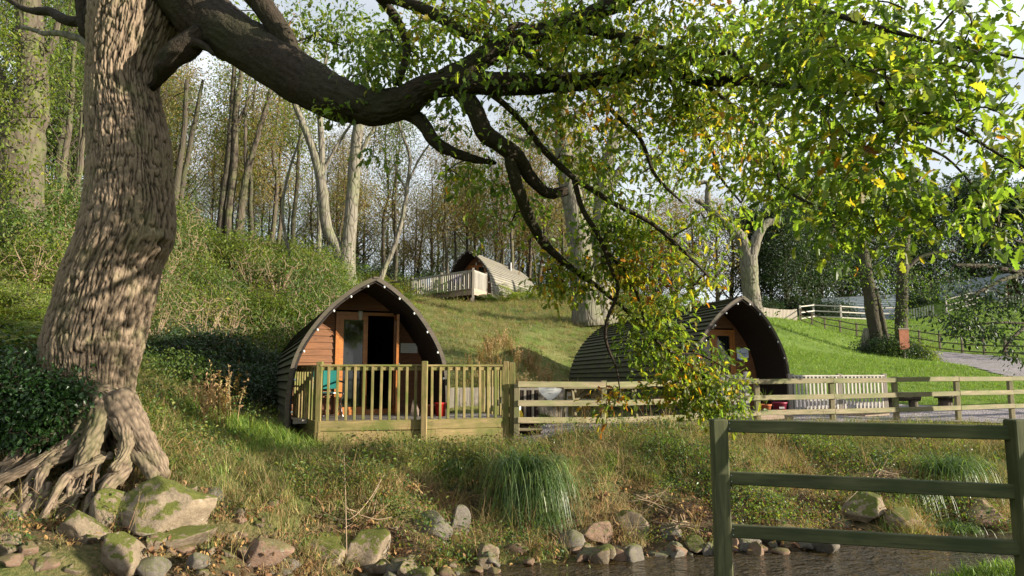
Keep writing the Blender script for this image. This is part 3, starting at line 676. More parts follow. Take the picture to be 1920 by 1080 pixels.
# cabin on the upper terrace, and the far ones
P3 = (W(878, 690, 39)[0], 39, 5.2)
c3, pt3, pr3 = make_cabin('cabin with sunlit pale boarded roof on the upper terrace behind a slatted deck', G_POD, P3, math.radians(-31), M['roofpale'], 1.50, 2.98, 5.8, (.84, .83), 22, .9, .38, 'closed', True)
lights('bulbs strung round the arch of the cabin on the upper terrace', c3, pt3, pr3, (.3, .45, .58, .7, .82, .93), 'festoon lights on cabins')
notice('pale notice beside the door of the upper terrace cabin', c3, .95, 1.75, .9, .5, .22, M['paleblue'])
def farcabin(label, px, D, rz, hw, ht, Lg, mat=None, z=None):
    g = G(px, D); return make_cabin(label, G_POD, (g.x, g.y, (g.z - .1) if z is None else z), math.radians(rz), mat or M['roofgrey'], hw, ht, Lg, (.9, .9), 14, .8, .2, 'closed', False, False)
farcabin('distant blue-grey cabin side-on beyond the top fence, behind the two lawn trees', 1676, 61, 77, 1.25, 2.35, 6.0)
cF, ptF, prF = farcabin('distant grey cabin at far right with orange arch lining', 1901, 58, 27, 1.2, 2.75, 5.6)
farcabin('half hidden cabin roof behind the big pale twin trunks', 1172, 49, 30, 1.35, 2.7, 5.5, M['roofpale'])
# ------------------------------------------------------------------ decks
def lerp(a, b, k): return Vector(a) * (1 - k) + Vector(b) * k
def railing(t, a, b, ztop, zbot, mat, sp=.14, w_=.042, jit=.004, hand=True, r=None, rail='handrail', hw_=.095):
    """handrail and balusters between two posts"""
    r = r or rng(5); a = Vector((a[0], a[1], 0)); b = Vector((b[0], b[1], 0)); d = (b - a); Ln = d.length; u = d.normalized(); nrm = Vector((u.y, -u.x, 0))
    zt = Vector((0, 0, 1))
    if hand:
        bar(rail, a + zt * (ztop - .0175), b + zt * (ztop - .0175), hw_, .035, mat, t)
        bar('under_rail', a + u * .02 + zt * (ztop - .07), b - u * .02 + zt * (ztop - .07), .035, .065, mat, t)
    n = max(2, int(round(Ln / sp)))
    for k in range(1, n):
        p = a + u * (Ln * k / n + r.uniform(-jit, jit)) + nrm * .034; q = p + u * r.uniform(-.006, .006)
        bar('baluster', p + zt * (zbot + r.uniform(-.01, .01)), q + zt * (ztop - .036), w_, .032, mat, t, up=nrm)
def xy(px, D): v = W(px, 690, D); return Vector((v[0], v[1], 0))
def post(t, p, z0, z1, s, mat, cap=True, name='post'):
    o = bar(name, (p[0], p[1], z0), (p[0], p[1], z1), s, s, mat, t, up=(0, -1, 0), ch=.008); return o
FL, FM, FR = xy(600, 11.6), xy(795, 12.0), xy(957, 12.45); BL, BR = xy(553, 12.75), xy(905, 13.7)
DZ = .62; RT = 1.56; DECKPOLY = [(p_.x, p_.y) for p_ in (FL, FR, BR, BL)]
dk = thing('cabin_deck', 'green-stained raised timber deck with slatted railing in front of the nearest cabin', 'deck', (FM.x, FM.y, H(FM.x, FM.y)), 0)
zz = Vector((0, 0, 1))
r = rng(11)
for k in range(14):
    a = lerp(FL, BL, (k + .5) / 14 * 1.12); b = lerp(FR, BR, (k + .5) / 14 * .96); bar('deck_plank', a + zz * (DZ - .016), b + zz * (DZ - .016 + r.uniform(-.003, .003)), .098, .03, M['grey'], dk)
c1f = Vector(P1)
for (a, b, seg) in ((FL, FM, 0), (FM, FR, 1), (BL, FL, 2), (FR, BR, 3)):
    u = (b - a).normalized(); nrm = Vector((u.y, -u.x, 0)); o = nrm * .025
    bar('fascia_board', a + o + zz * (DZ - .085), b + o + zz * (DZ - .085), .04, .17, M['deck'], dk)
    bar('fascia_board', a + o * 1.15 + zz * (DZ - .30), b + o * 1.15 + zz * (DZ - .30 - (.01 if seg == 0 else 0)), .04, .25, M['deck'], dk)
    railing(dk, a, b, RT if seg != 2 else RT - .01, DZ + .0, M['deck'], .142, .046, r=r)
un = (FR - FL).normalized(); nn = Vector((un.y, -un.x, 0))
post(dk, FL - nn * .01, DZ - .5, RT + .05, .098, M['deck']); post(dk, FM + nn * .10, -.12, RT + .06, .10, M['deck'])
post(dk, FR + un * .03 + nn * .02, -.05, RT + .04, .105, M['deck']); post(dk, FR - un * .085 + nn * .02, -.05, RT + .06, .10, M['deck']); post(dk, BL, DZ - .3, RT, .09, M['deck']); post(dk, BR, DZ - .3, RT, .09, M['deck'])
for k in (.12, .5, .88):
    for q in (.15, .9): p = lerp(lerp(FL, FR, k), lerp(BL, BR, k), q); post(dk, p, H(p.x, p.y) - .1, DZ - .03, .1, M['dark'], name='support_post')
# things on the first deck
def tubeobj(name, P, R, mat, par, ns=6, smooth=True): V, Fs = tube(crom(P, max(2, len(P) * 3)) if len(P) > 2 else np.array(P, float), np.full(len(P) * 3 if len(P) > 2 else 2, R), ns); return put(name, mesh(name, V, Fs, (mat,), smooth), par)
def camp_chair(label, loc, rz, mat, grp=None):
    t = thing('camp_chair', label, 'chair', loc, rz, grp); t2 = t
    def lt(name, P, R, m): V, Fs = tube(np.array(P, float), np.full(len(P), R), 6); put(name, mesh(name, V, Fs, (m,), True), t, world=False)
    for s in (-1, 1):
        lt('leg', [(s * .25, -.22, 0), (s * .25, .20, .43)], .011, M['steel']); lt('leg', [(s * .25, .22, 0), (s * .25, -.20, .43)], .011, M['steel']); lt('back_post', [(s * .25, .18, .40), (s * .26, .27, .86)], .011, M['steel']); lt('arm_rest', [(s * .27, -.22, .62), (s * .27, .24, .64)], .018, M['black'])
    lt('cross_bar', [(-.25, -.2, .43), (.25, -.2, .43)], .01, M['steel']); lt('cross_bar', [(-.25, -.22, .02), (.25, .22, .02)], .008, M['steel'])
    def sheet(name, f, n=6):
        V = []; Q = []
        for i in range(n + 1):
            for j in range(n + 1): V.append(f(i / n, j / n))
        for i in range(n):
            for j in range(n): q = i * (n + 1) + j; Q.append((q, q + 1, q + n + 2, q + n + 1))
        m_ = len(V); V += [(x, y + .006, z - .006) for x, y, z in V]; Q += [tuple(q_ + m_ for q_ in q[::-1]) for q in Q]
        put(name, mesh(name, V, np.array(Q), (mat,), True), t, world=False)
    sheet('seat', lambda a, b: (-.25 + .5 * a, -.21 + .42 * b, .44 - .05 * math.sin(PI * a) * math.sin(PI * b)))
    sheet('backrest', lambda a, b: (-.255 + .51 * a, .195 + .075 * b + .04 * math.sin(PI * a), .50 + .36 * b))
    return t
p = W(612, 760, 12.6); camp_chair('teal camp chair standing on the nearest deck behind its corner post', (p[0], p[1], DZ), .5, M['teal'])
def bucket(name, label, cat, loc, r0, r1, h, mat, handle=False, grp=None, plant=None):
    t = thing(name, label, cat, loc, 0, grp)
    V, Fs = lathe([(0, .0), (r0, 0), (r1, h * .86), (r1 * 1.09, h * .86), (r1 * 1.09, h), (r1 * .95, h), (r0 * .92, .02), (0, .02)], 24); put('body', mesh('body', V, Fs, (mat,), True), t, world=False)
    if handle:
        V, Fs = tube(np.array([(math.cos(a) * r1, 0, h * .9 - math.sin(a) * r1 * .4) for a in np.linspace(0, PI, 10)]) * (1, 1, 1) + np.array((0, -r1 * .4, 0)), np.full(10, .004), 5); put('handle', mesh('handle', V, Fs, (M['steel'],)), t, world=False)
    if plant:
        rr = rng(3); mb = MB()
        for k in range(30):
            a = rr.uniform(0, 6.28); l_ = rr.uniform(.2, .55); P = np.array([(0, 0, h * .8), (math.cos(a) * l_ * .25, math.sin(a) * l_ * .25, h * .8 + l_ * .6), (math.cos(a) * l_ * .5, math.sin(a) * l_ * .5, h * .8 + l_ * .8)]); mb.add(*blade(crom(P, 5), .012), (rr.random(), rr.random(), 0, 1))
        put('plant', mb.mesh('plant', (M['leaf_green'],)), t, world=False)
    return t
def blade(P, w_, twist=0.):
    P = np.asarray(P, float); n = len(P); T = np.gradient(P, axis=0); side = np.cross(T, (0, 0, 1)); side /= np.linalg.norm(side, axis=1)[:, None] + 1e-9
    ww = w_ * np.linspace(1, .08, n)[:, None] ** .7; V = np.concatenate([P - side * ww / 2, P + side * ww / 2]); i = np.arange(n - 1)
    return V, [np.stack([i, i + 1, n + i + 1, n + i], 1)]
p = W(826, 780, 12.75); bucket('plastic_tub', 'bright red plastic tub on the nearest deck', 'tub', (p[0], p[1], DZ), .085, .10, .25, M['red'], True)
p = W(805, 780, 12.9); bucket('plant_pot', 'dull red-brown pot on the nearest deck beside the red tub', 'pot', (p[0], p[1], DZ), .08, .10, .2, M['brick'])
p = W(1436, 770, 15.55); bucket('plant_pot', 'terracotta pot with thin plant in the porch of the cabin with the pale sign', 'pot', (p[0], p[1], .49), .085, .12, .2, M['terra'], False, None, True)
p = W(1462, 770, 15.75); bk = bucket('flower_bucket', 'maroon bucket with white lettering beside the terracotta pot', 'bucket', (p[0], p[1], .49), .12, .155, .24, M['maroon'])
for k, (x, w_) in enumerate([(-.05, .02), (-.02, .02), (.012, .018), (.04, .02)]):
    V, Q = boxvf(x - w_ / 2, x + w_ / 2, -.150, -.143, .10, .14); put('letter', mesh('letter', V, np.array(Q), (M['white'],)), bk, world=False)
p = W(776, 775, 12.7); t = thing('leaning_board', 'pointed pale offcut leaning on the deck railing beside the middle post', 'board', (p[0], p[1], DZ), -.2)
V = [(-.07, 0, 0), (.08, 0, 0), (.085, .03, .12), (.0, .05, .30), (-.05, .05, .28)]; V = V + [(x, y + .02, z) for x, y, z in V]
put('panel', mesh('panel', V, [np.array([(0, 1, 2, 3, 4), (9, 8, 7, 6, 5)]), np.array([(0, 5, 6, 1), (1, 6, 7, 2), (2, 7, 8, 3), (3, 8, 9, 4), (4, 9, 5, 0)])], (M['timber'],)), t, world=False)
# upper terrace deck
UL, UM1, UM2, UR, US, UB = xy(672, 42.5), xy(771, 39.2), xy(826, 37.3), xy(886, 35.5), xy(911, 37.3), xy(921, 38.4)
UZ = 5.62; UT = 6.62
d3 = thing('terrace_deck', 'pale slatted deck raised on posts beside the upper terrace cabin', 'deck', (UM1.x, UM1.y, 5.2), 0)
for a, b in ((UL, UM1), (UM1, UM2), (UM2, UR), (UR, US)):
    railing(d3, a, b, UT, UZ, M['farwood'] if a is not UL else M['rail'], .17, .075, r=r); u = (b - a).normalized(); nrm = Vector((u.y, -u.x, 0))
    bar('fascia_board', a + nrm * .03 + zz * (UZ - .14), b + nrm * .03 + zz * (UZ - .14), .05, .34, M['timber'], d3)
for p, s in ((UL, .11), (UM1, .11), (UM2, .11), (UR, .12), (US, .11)): post(d3, p, H(p.x, p.y) - .3, UT + .1, s, M['grey'])
BLk, BRk = UL + Vector((3.2, 5, 0)), UR + Vector((2.9, 4.6, 0))
for k in range(30): a = lerp(UL, BLk, k / 30); b = lerp(UR, US + (US - UR) * 1.6, k / 30); bar('deck_plank', a + zz * (UZ - .016), b + zz * (UZ - .016), .15, .03, M['grey'], d3)
for k in (.2, .45, .7, .95):
    for q in (.15, .8): p = lerp(lerp(UL, UR, k), lerp(BLk, BRk, k), q * .6); post(d3, p, H(p.x, p.y) - .2, UZ - .05, .12, M['grey'], name='support_post')
gt = thing('deck_gate', 'short pale slatted gate section between the terrace deck and the cabin roof', 'gate', (UB.x, UB.y, 5.3), 0)
UB2 = xy(933, 38.7); railing(gt, UB, UB2, UT - .5, UZ - .45, M['farwood'], .12, .07, r=r); post(gt, UB, 5.0, UT - .35, .1, M['farwood']); post(gt, UB2, 5.0, UT - .4, .1, M['farwood'])
p = W(862, 540, 37.5); camp_chair('purple camp chair on the terrace deck near its corner', (p[0], p[1], UZ), 2.6, M['purple']).scale = (1.15,) * 3
p = W(802, 540, 39.0); camp_chair('pale blue camp chair on the terrace deck between plants', (p[0], p[1], UZ), 2.9, M['blue']).scale = (1.15,) * 3
# ------------------------------------------------------------------ fences
def fence(name, label, cat, pts, hts, zs, mat, ps=.1, rw=.04, rh=.10, off=.07, tops=None, grp=None, postmat=None):
    """pts: post feet (x, y, z); hts: rail centre heights over z reference; zs: explicit rail heights per post or None"""
    t = thing(name, label, cat, pts[0], 0, grp); rr = rng(len(pts) + int(pts[0][0] * 10) % 50)
    for i, p in enumerate(pts):
        zt = (tops[i] if tops else p[2] + hts[-1] + .1); q = Vector((rr.uniform(-.012, .012), 0, 0))
        bar('post', (p[0], p[1], p[2] - .15), (p[0] + q.x, p[1], zt), ps, ps, postmat or mat, t, up=(0, -1, 0))
    for i in range(len(pts) - 1):
        a, b = Vector(pts[i]), Vector(pts[i + 1]); u = Vector((b.x - a.x, b.y - a.y, 0)).normalized(); nrm = Vector((u.y, -u.x, 0)) * off
        for k in range(len(zs[i]) if zs else len(hts)):
            za = zs[i][k] if zs else a.z + hts[k]; zb = zs[i + 1][k] if zs else b.z + hts[k]
            a2 = Vector((a.x, a.y, za + rr.uniform(-.008, .008))) + nrm; b2 = Vector((b.x, b.y, zb + rr.uniform(-.008, .008))) + nrm
            bar('rail', a2 - u * .0 + u * .002, b2 - u * .002, rw, rh, mat, t)
    return t
mf = [(968, 12.35, 721, 756, 788), (1132, 12.9, 721, 756, 788), (1290, 13.7, 718, 751, 782), (1418, 14.5, 715.5, 745, 774), (1557, 15.0, 713.5, 743, 771), (1676, 15.5, 712, 740, 768), (1791, 16.1, 710.5, 737, 764), (1891, 16.8, 710, 735, 761), (1995, 17.5, 710, 734, 759), (2110, 18.2, 710, 733, 757)]
pts = []; zs = []; tops = []
for px, D, y1, y2, y3 in mf:
    v = W(px, 700, D); pts.append((v[0], D, H(v[0], D))); zs.append([W(px, yy, D)[2] for yy in (y1, y2, y3)]); tops.append(W(px, y1, D)[2] + (.07 if px > 1000 else 0))
fence('post_and_rail_fence', 'long three-rail timber fence running along the top of the river bank', 'fence', pts, None, zs, M['rail'], .10, .038, .105, .07, tops)
# near fence on this bank
nf = [(1347, 4.95, 789), (1908, 4.42, 791)]
t = thing('post_and_rail_fence', 'dark green shaded three-rail fence on the near bank with thick posts', 'fence', (*W(1347, 1075, 4.95)[:2], -.2), 0)
A0 = Vector(W(1347, 787, 4.95)); B0 = Vector(W(1908, 790, 4.35)); u = Vector((B0.x - A0.x, B0.y - A0.y, 0)).normalized(); nr = Vector((u.y, -u.x, 0))
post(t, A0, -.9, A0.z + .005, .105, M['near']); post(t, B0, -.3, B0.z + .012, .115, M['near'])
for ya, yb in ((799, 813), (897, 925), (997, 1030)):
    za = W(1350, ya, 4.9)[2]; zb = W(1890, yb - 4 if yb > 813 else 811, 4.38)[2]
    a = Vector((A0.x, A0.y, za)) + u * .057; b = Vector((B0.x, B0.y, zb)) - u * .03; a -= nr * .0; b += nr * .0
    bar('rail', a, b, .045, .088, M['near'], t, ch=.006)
V_, F_ = lathe([(0, .004), (.004, .003), (.0055, 0)], 8); nm_ = mesh('nail', [(x, -z, y) for x, y, z in V_], F_, (M['steel'],), True)
for (q_, ys_) in (((A0 + u * .075), (799, 897, 997)), ((B0 - u * .045), (811, 921, 1026))):
    for yy in ys_:
        zc_ = W(1350, yy, 4.9)[2] if q_.x < 2.4 else W(1890, yy, 4.38)[2]
        for dz_ in (-.022, .02):
            if q_.x < 2.4: put('nail', nm_, t, Vector((q_.x, q_.y, zc_ + dz_)) + nr * .0235)
C0 = B0 + u * 2.2; post(t, C0, -.3, C0.z, .105, M['near'])
for ya in (811, 921, 1026):
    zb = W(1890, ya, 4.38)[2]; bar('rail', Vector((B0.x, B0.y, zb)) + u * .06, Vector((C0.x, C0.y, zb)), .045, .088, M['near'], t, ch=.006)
# grey boards behind the deck
def palisade(label, px0, D0, px1, D1, ztop, zbot, bw, gap, mat, grp=None, name='board_fence', yt0=None, yt1=None):
    a, b = xy(px0, D0), xy(px1, D1); Ln = (b - a).length; u = (b - a) / Ln; nrm = Vector((u.y, -u.x, 0)); n = int(Ln / (bw + gap)); rr = rng(n)
    t = thing(name, label, 'fence', (a.x, a.y, zbot if zbot is not None else H(a.x, a.y)), 0, grp)
    for k in range(n):
        p = a + u * (bw + gap) * (k + .5); g = H(p.x, p.y); z0 = zbot if zbot is not None else g; z1 = ztop if ztop is not None else g + .95
        if yt0 is not None: z1 = W(px0 + (px1 - px0) * k / n, yt0 + (yt1 - yt0) * k / n, p.y)[2]
        bar('board', p + zz * z0, p + zz * (z1 + rr.uniform(-.015, .015)), bw, .02, mat, t, up=nrm)
    for zf in (.2, .8):
        z0 = (zbot if zbot is not None else H(a.x, a.y)); z1 = ztop if ztop is not None else z0 + .95
        if zbot is None: continue
        bar('rail', a - nrm * .035 + zz * (z0 + (z1 - z0) * zf), b - nrm * .035 + zz * (z0 + (z1 - z0) * zf), .035, .08, mat, t)
    return t
palisade('grey close-boarded fence panel behind the nearest deck with a white heart plaque', 843, 15.3, 1072, 15.8, 1.07, .2, .105, .008, M['grey'])
# plaque hung on it
p = W(1031, 733, 15.5); h = thing('heart_plaque', 'white heart shaped plaque hanging on the grey board fence', 'plaque', (p[0], p[1] - .06, p[2]), 0)
hp = []
for k in range(40):
    a = k / 40 * 2 * PI; hp.append((.0165 * 16 * math.sin(a) ** 3, .0165 * (13 * math.cos(a) - 5 * math.cos(2 * a) - 2 * math.cos(3 * a) - math.cos(4 * a))))
V = [(x, 0, z) for x, z in hp] + [(x, .02, z) for x, z in hp]; Q = [(k, (k + 1) % 40, 40 + (k + 1) % 40, 40 + k) for k in range(40)]
put('panel', mesh('panel', V, [np.array(Q), np.array([tuple(range(39, -1, -1)), tuple(range(40, 80))])], (M['white'],)), h, world=False)
for k, (x0, x1, z) in enumerate([(-.1, .1, .06), (-.07, .08, .0), (-.04, .04, -.06)]):
    V, Q = boxvf(x0, x1, -.003, .001, z, z + .012); put('print_line', mesh('print_line', V, np.array(Q), (M['steel'],)), h, world=False)
# pale slatted railing beside the second cabin
R0, R1, R2 = xy(1479, 16.4), xy(1572, 16.7), xy(1656, 17.0)
t = thing('slatted_railing', 'pale grey slatted railing on sleepers beside the cabin with the maroon bucket', 'railing', (R0.x, R0.y, .3), 0)
for a, b in ((R0, R1), (R1, R2)):
    railing(t, a, b, 1.33, .50, M['farwood'], .105, .052, r=r); bar('bottom_rail', a + zz * .52, b + zz * .52, .04, .07, M['farwood'], t)
    bar('sleeper', a + zz * .37 + Vector((0, -.08, 0)), b + zz * .37 + Vector((0, -.08, 0)), .12, .22, M['timber'], t)
a, b = xy(1412, 15.2), xy(1479, 15.35); bar('sleeper', a + zz * .37, b + zz * .37, .2, .2, M['timber'], t)
for p in (R0, R1, R2, R0 + Vector((.09, .1, 0))): post(t, p, .2, 1.36, .1, M['grey'])
# left pieces of the same railing, partly behind the leaves
Q0, Q1 = xy(1180, 16.2), xy(1300, 15.6)
R5, R6 = xy(1398, 14.9), xy(1402, 15.6)
t = thing('slatted_railing', 'short pale slatted railing behind the drooping oak leaves in front of the second cabin', 'railing', (R5.x, R5.y, .3), 0)
R7 = xy(1330, 14.95); railing(t, R7, R5, 1.35, .45, M['farwood'], .12, .055, r=r); post(t, R5, .2, 1.42, .09, M['farwood']); post(t, R7, .2, 1.4, .09, M['farwood'])
# picnic table
def picnic(label, loc, rz, ln=1.65, mat=M['rail']):
    t = thing('picnic_table', label, 'table', loc, rz)
    for k in range(5): bar('tabletop_plank', (-ln / 2, -.30 + .15 * k, .74), (ln / 2, -.30 + .15 * k, .74), .14, .035, mat, t, world=False)
    for s in (-1, 1):
        for k in range(2): bar('seat_plank', (-ln / 2, s * (.62 + .14 * k), .45), (ln / 2, s * (.62 + .14 * k), .45), .13, .035, mat, t, world=False)
    for x in (-ln * .38, ln * .38):
        for s in (-1, 1): bar('leg', (x, s * .62, 0), (x, s * .26, .72), .09, .045, mat, t, up=(1, 0, 0), world=False)
        bar('cross_beam', (x + .05, -.78, .41), (x + .05, .78, .41), .045, .09, mat, t, world=False); bar('top_beam', (x + .05, -.34, .69), (x + .05, .34, .69), .045, .08, mat, t, world=False)
        bar('brace', (x + .04, 0, .42), (x * .35, 0, .70), .04, .07, mat, t, world=False)
    return t
p = xy(1122, 14.3); picnic('weathered picnic table with benches on the gravel beside the long-roofed cabin', (p.x, p.y, H(p.x, p.y) + .02), math.radians(8))
# small pieces behind the fence
p = xy(992, 13.3); t = thing('low_step', 'low two-board wooden step behind the fence end post', 'step', (p.x, p.y, H(p.x, p.y)), 0)
for y, z in ((-.12, .12), (.12, .26)): bar('tread', (-.25, y, z), (.25, y, z), .2, .04, M['rail'], t, world=False); bar('riser', (-.22, y + .08, z / 2), (.22, y + .08, z / 2), .03, z - .05, M['dark'], t, world=False)
p = xy(991, 14.3); t = thing('garden_locker', 'small dark slatted locker behind the fence by the deck end', 'locker', (p.x, p.y, H(p.x, p.y)), 0)
for k in range(5): bar('slat', (-.16 + .08 * k, -.18, 0), (-.16 + .08 * k, -.18, .82), .05, .02, M['dark'] if k % 2 == 0 else M['grey'], t, up=(0, -1, 0), world=False)
V, Q = boxvf(-.2, .2, -.16, .16, .02, .80); put('body', mesh('body', V, np.array(Q), (M['dark'],)), t, world=False); bar('lid', (-.22, 0, .83), (.22, 0, .83), .38, .03, M['grey'], t, world=False)
p = xy(968, 14.0); gb = thing('gas_bottle', 'yellow gas bottle half hidden behind the deck end post', 'gas bottle', (p.x, p.y, H(p.x, p.y)), 0)
V, Fs = lathe([(0, 0), (.12, .0), (.14, .04), (.14, .34), (.10, .42), (.04, .45), (0, .45)], 16); put('body', mesh('body', V, Fs, (M['yellow'],), True), gb, world=False)
V, Fs = lathe([(.09, .42), (.095, .54), (.085, .54), (.08, .42)], 12); put('collar', mesh('collar', V, Fs, (M['white'],), True), gb, world=False)
# stump seats on the gravel
def stump(mb, x, y, z, r_, h_, s): 
    V, Fs = tube(np.array([(x, y, z), (x, y, z + h_ * .5), (x, y, z + h_)]), np.array([r_ * 1.08, r_, r_]), 12, lambda V_, a: .06 * r_ * fbm(V_ * 9, s, 2)); mb.add(V, Fs)
p = xy(1692, 17.6); t = thing('log_bench', 'dark log bench on a stump behind the fence', 'bench', (p.x, p.y, H(p.x, p.y)), 0)
mb = MB(); stump(mb, .22, 0, -.05, .11, .33, 3); put('stump', mb.mesh('stump', (M['barkmid'],), True), t, world=False); mb = MB(); stump(mb, -.27, .1, -.05, .1, .33, 4); put('stump', mb.mesh('stump', (M['barkmid'],), True), t, world=False)
V, Fs = tube(np.array([(-.42, .1, .36), (0, .02, .37), (.36, -.05, .37)]), np.array([.11, .12, .115]), 12, lambda V_, a: .012 * fbm(V_ * 9, 2, 2)); put('seat_log', mesh('seat_log', V, Fs, (M['barkdark'],), True), t, world=False)
p = xy(1768, 18.2); t = thing('stump_stool', 'cut stump stool with thick slab top near the log bench', 'stool', (p.x, p.y, H(p.x, p.y)), 0)
mb = MB(); stump(mb, 0, 0, -.05, .17, .3, 7); put('stump', mb.mesh('stump', (M['barkmid'],), True), t, world=False); mb = MB(); stump(mb, 0, 0, .25, .24, .12, 8); put('seat_slab', mb.mesh('seat_slab', (M['barkdark'],), True), t, world=False)
# paddock rails up the lawn
ff = [(1502, 54, 608), (1523, 52, 613), (1547, 50, 621), (1576, 48, 628), (1607, 46, 633), (1648, 44, 641), (1688, 42.5, 647), (1725, 41.5, 652), (1763, 40, 657), (1805, 38.5, 663), (1846, 37.5, 668), (1887, 36.5, 670)]
pts = [tuple(G(px, D)) for px, D, _ in ff]
fence('paddock_fence', 'thin dark three-rail fence curving up the lawn behind the two trees', 'fence', pts, (.12, .50, .92), None, M['darkrail'], .10, .05, .07, .06)
pts = [tuple(G(px, D)) for px, D in ((1887, 36), (1945, 35), (2010, 34))]
fence('paddock_fence', 'stout dark rail fence at the far right edge above the gravel path', 'fence', pts, (.25, .6, .95), None, M['darkrail'], .16, .05, .09, .07)
pts = [tuple(G(px, D)) for px, D in ((1501, 54.5), (1526, 57), (1577, 56.5), (1640, 58), (1700, 58.5))]
fence('pale_rail_fence', 'pale sunlit three-rail fence in front of the side-on grey cabin', 'fence', pts, (.15, .62, 1.1), None, M['farwood'], .14, .05, .09, .08)
pts = [tuple(G(px, D)) for px, D in ((1775, 57), (1812, 57), (1850, 57), (1888, 56.5))]
fence('pale_rail_fence', 'white rail fence in front of the distant cabin with orange lining', 'fence', pts, (.15, .6, 1.1), None, M['farwood'], .13, .05, .085, .08)
palisade('distant white picket fence right of the second lawn tree', 1698, 58, 1762, 57, None, None, .10, .10, M['farwood'], name='picket_fence')
palisade('white picket fence at the porch of the distant cabin with orange lining', 1889, 55.5, 1935, 55, None, None, .10, .12, M['farwood'], name='picket_fence')
palisade('low grey boarded fence at the top of the lawn beside the pollarded tree', 1436, 51, 1500, 54, None, None, .16, .04, M['grey'], name='board_fence')
# boards by the two lawn trees
g = G(1697, 32.9); t = thing('notice_board', 'red-brown board standing against the ivy clad lawn tree', 'sign', (g.x, g.y, g.z), 0)
bar('post', (0, 0, 0), (0, 0, .9), .08, .08, M['grey'], t, up=(0, -1, 0), world=False); V, Q = boxvf(-.24, .22, -.08, -.05, .5, 1.45); put('panel', mesh('panel', V, np.array(Q), (M['brick'],)), t, world=False); V, Q = boxvf(-.28, .26, -.10, -.03, 1.45, 1.50); put('cap', mesh('cap', V, np.array(Q), (M['grey'],)), t, world=False)
g = G(1624, 35.0); t = thing('dead_stump', 'hollow pale stump with whitened foot left of the leaning lawn tree', 'stump', (g.x, g.y, g.z), 0)
V, Fs = tube(np.array([(0, 0, -.1), (-.02, 0, .4), (.02, 0, .9), (.08, 0, 1.3)]), np.array([.26, .2, .18, .10]), 12, lambda V_, a: .04 * fbm(V_ * 6, 1, 3)); put('trunk', mesh('trunk', V, Fs, (M['barkpale'],), True), t, world=False)
# ------------------------------------------------------------------ leaves
def leaf_template(kind='oak', n=4):
    """a bent leaf lying along +y, unit length"""
    if kind == 'oak':
        ys = [0, .12, .24, .34, .46, .56, .68, .78, .90, 1.0]; ws = [.02, .06, .20, .11, .30, .17, .33, .19, .22, .02]
    elif kind == 'simple': ys = [0, .3, .7, 1.0]; ws = [.03, .24, .22, .02]
    V = []; Fs = []
    for y, w_ in zip(ys, ws):
        z = -.22 * y * y + .05 * math.sin(y * 5); V += [(-w_, y + (.05 if w_ > .15 else 0), z + w_ * .28), (0, y, z), (w_, y + (.05 if w_ > .15 else 0), z + w_ * .28)]
    for i in range(len(ys) - 1):
        a = i * 3; Fs += [(a, a + 1, a + 4, a + 3), (a + 1, a + 2, a + 5, a + 4)]
    return np.array(V), [np.array(Fs)]
OAKL = leaf_template('oak'); SIML = leaf_template('simple')
DIAM = (np.array([(0, 0, 0), (-.26, .45, .05), (0, 1, -.12), (.26, .45, .05)]), [np.array([(0, 3, 2, 1)])])
def leaf_dirs(r, n, outward, droop=.35):
    """rotation matrices whose +y points outward with some droop"""
    d = outward + r.normal(size=(n, 3)) * .55; d[:, 2] -= droop; d /= np.linalg.norm(d, axis=1)[:, None]
    up = np.array([0, 0, 1.]) + r.normal(size=(n, 3)) * .45; x = np.cross(d, up); x /= np.linalg.norm(x, axis=1)[:, None] + 1e-9; z = np.cross(x, d)
    return np.stack([x, d, z], -1)
def attach(nodes, centers, r, step=.35, droop=.1, maxlen=None):
    """grow thin shoots from a skeleton to every cluster centre.
    nodes (n,3); returns list of (polyline, parent index) with descendant counts"""
    P = [tuple(n) for n in nodes]; cap = len(nodes) + len(centers) * 14; A = np.zeros((cap, 3)); A[:len(nodes)] = nodes; n = len(nodes)
    parent = -np.ones(cap, int); cnt = np.zeros(cap); d0 = np.empty(len(centers))
    for i in range(0, len(centers), 200): d0[i:i + 200] = np.min(np.linalg.norm(centers[i:i + 200, None] - nodes[None], axis=2), axis=1)
    order = np.argsort(d0); paths = []; tips = []
    for ci in order:
        c = centers[ci]; d = np.linalg.norm(A[:n] - c, axis=1); k = int(np.argmin(d)); L_ = d[k]
        if maxlen and L_ > maxlen: tips.append((ci, None)); continue
        m = int(min(8, max(2, L_ / step + 1))); t = np.linspace(0, 1, m + 1)[1:, None]
        mid = A[k] * (1 - t) + c * t; mid[:-1] += r.normal(size=(m - 1, 3)) * L_ * .06; mid[:, 2] += np.sin(t[:, 0] * PI) * L_ * droop
        idx = [k]
        for q in mid: A[n] = q; parent[n] = idx[-1]; idx.append(n); n += 1
        paths.append(idx); tips.append((ci, A[idx[-2]].copy()))
    cnt[:n] = 0
    for p in paths: cnt[p[-1]] += 1
    for i in range(n - 1, -1, -1):
        if parent[i] >= 0: cnt[parent[i]] += cnt[i]
    return A[:n], cnt[:n], paths, tips
def shoots_mesh(name, A, cnt, paths, mat, r0=.0022, p=.5, ns=4, rmax=.03):
    mb = MB()
    for idx in paths:
        P = A[idx]; R = np.minimum(r0 * np.maximum(cnt[idx], 1) ** p, rmax); R[0] = R[1]
        V, Fs = tube(P, R, ns if R[0] > .006 else 3, cap=False); mb.add(V, Fs)
    return mb.mesh(name, (mat,), True)
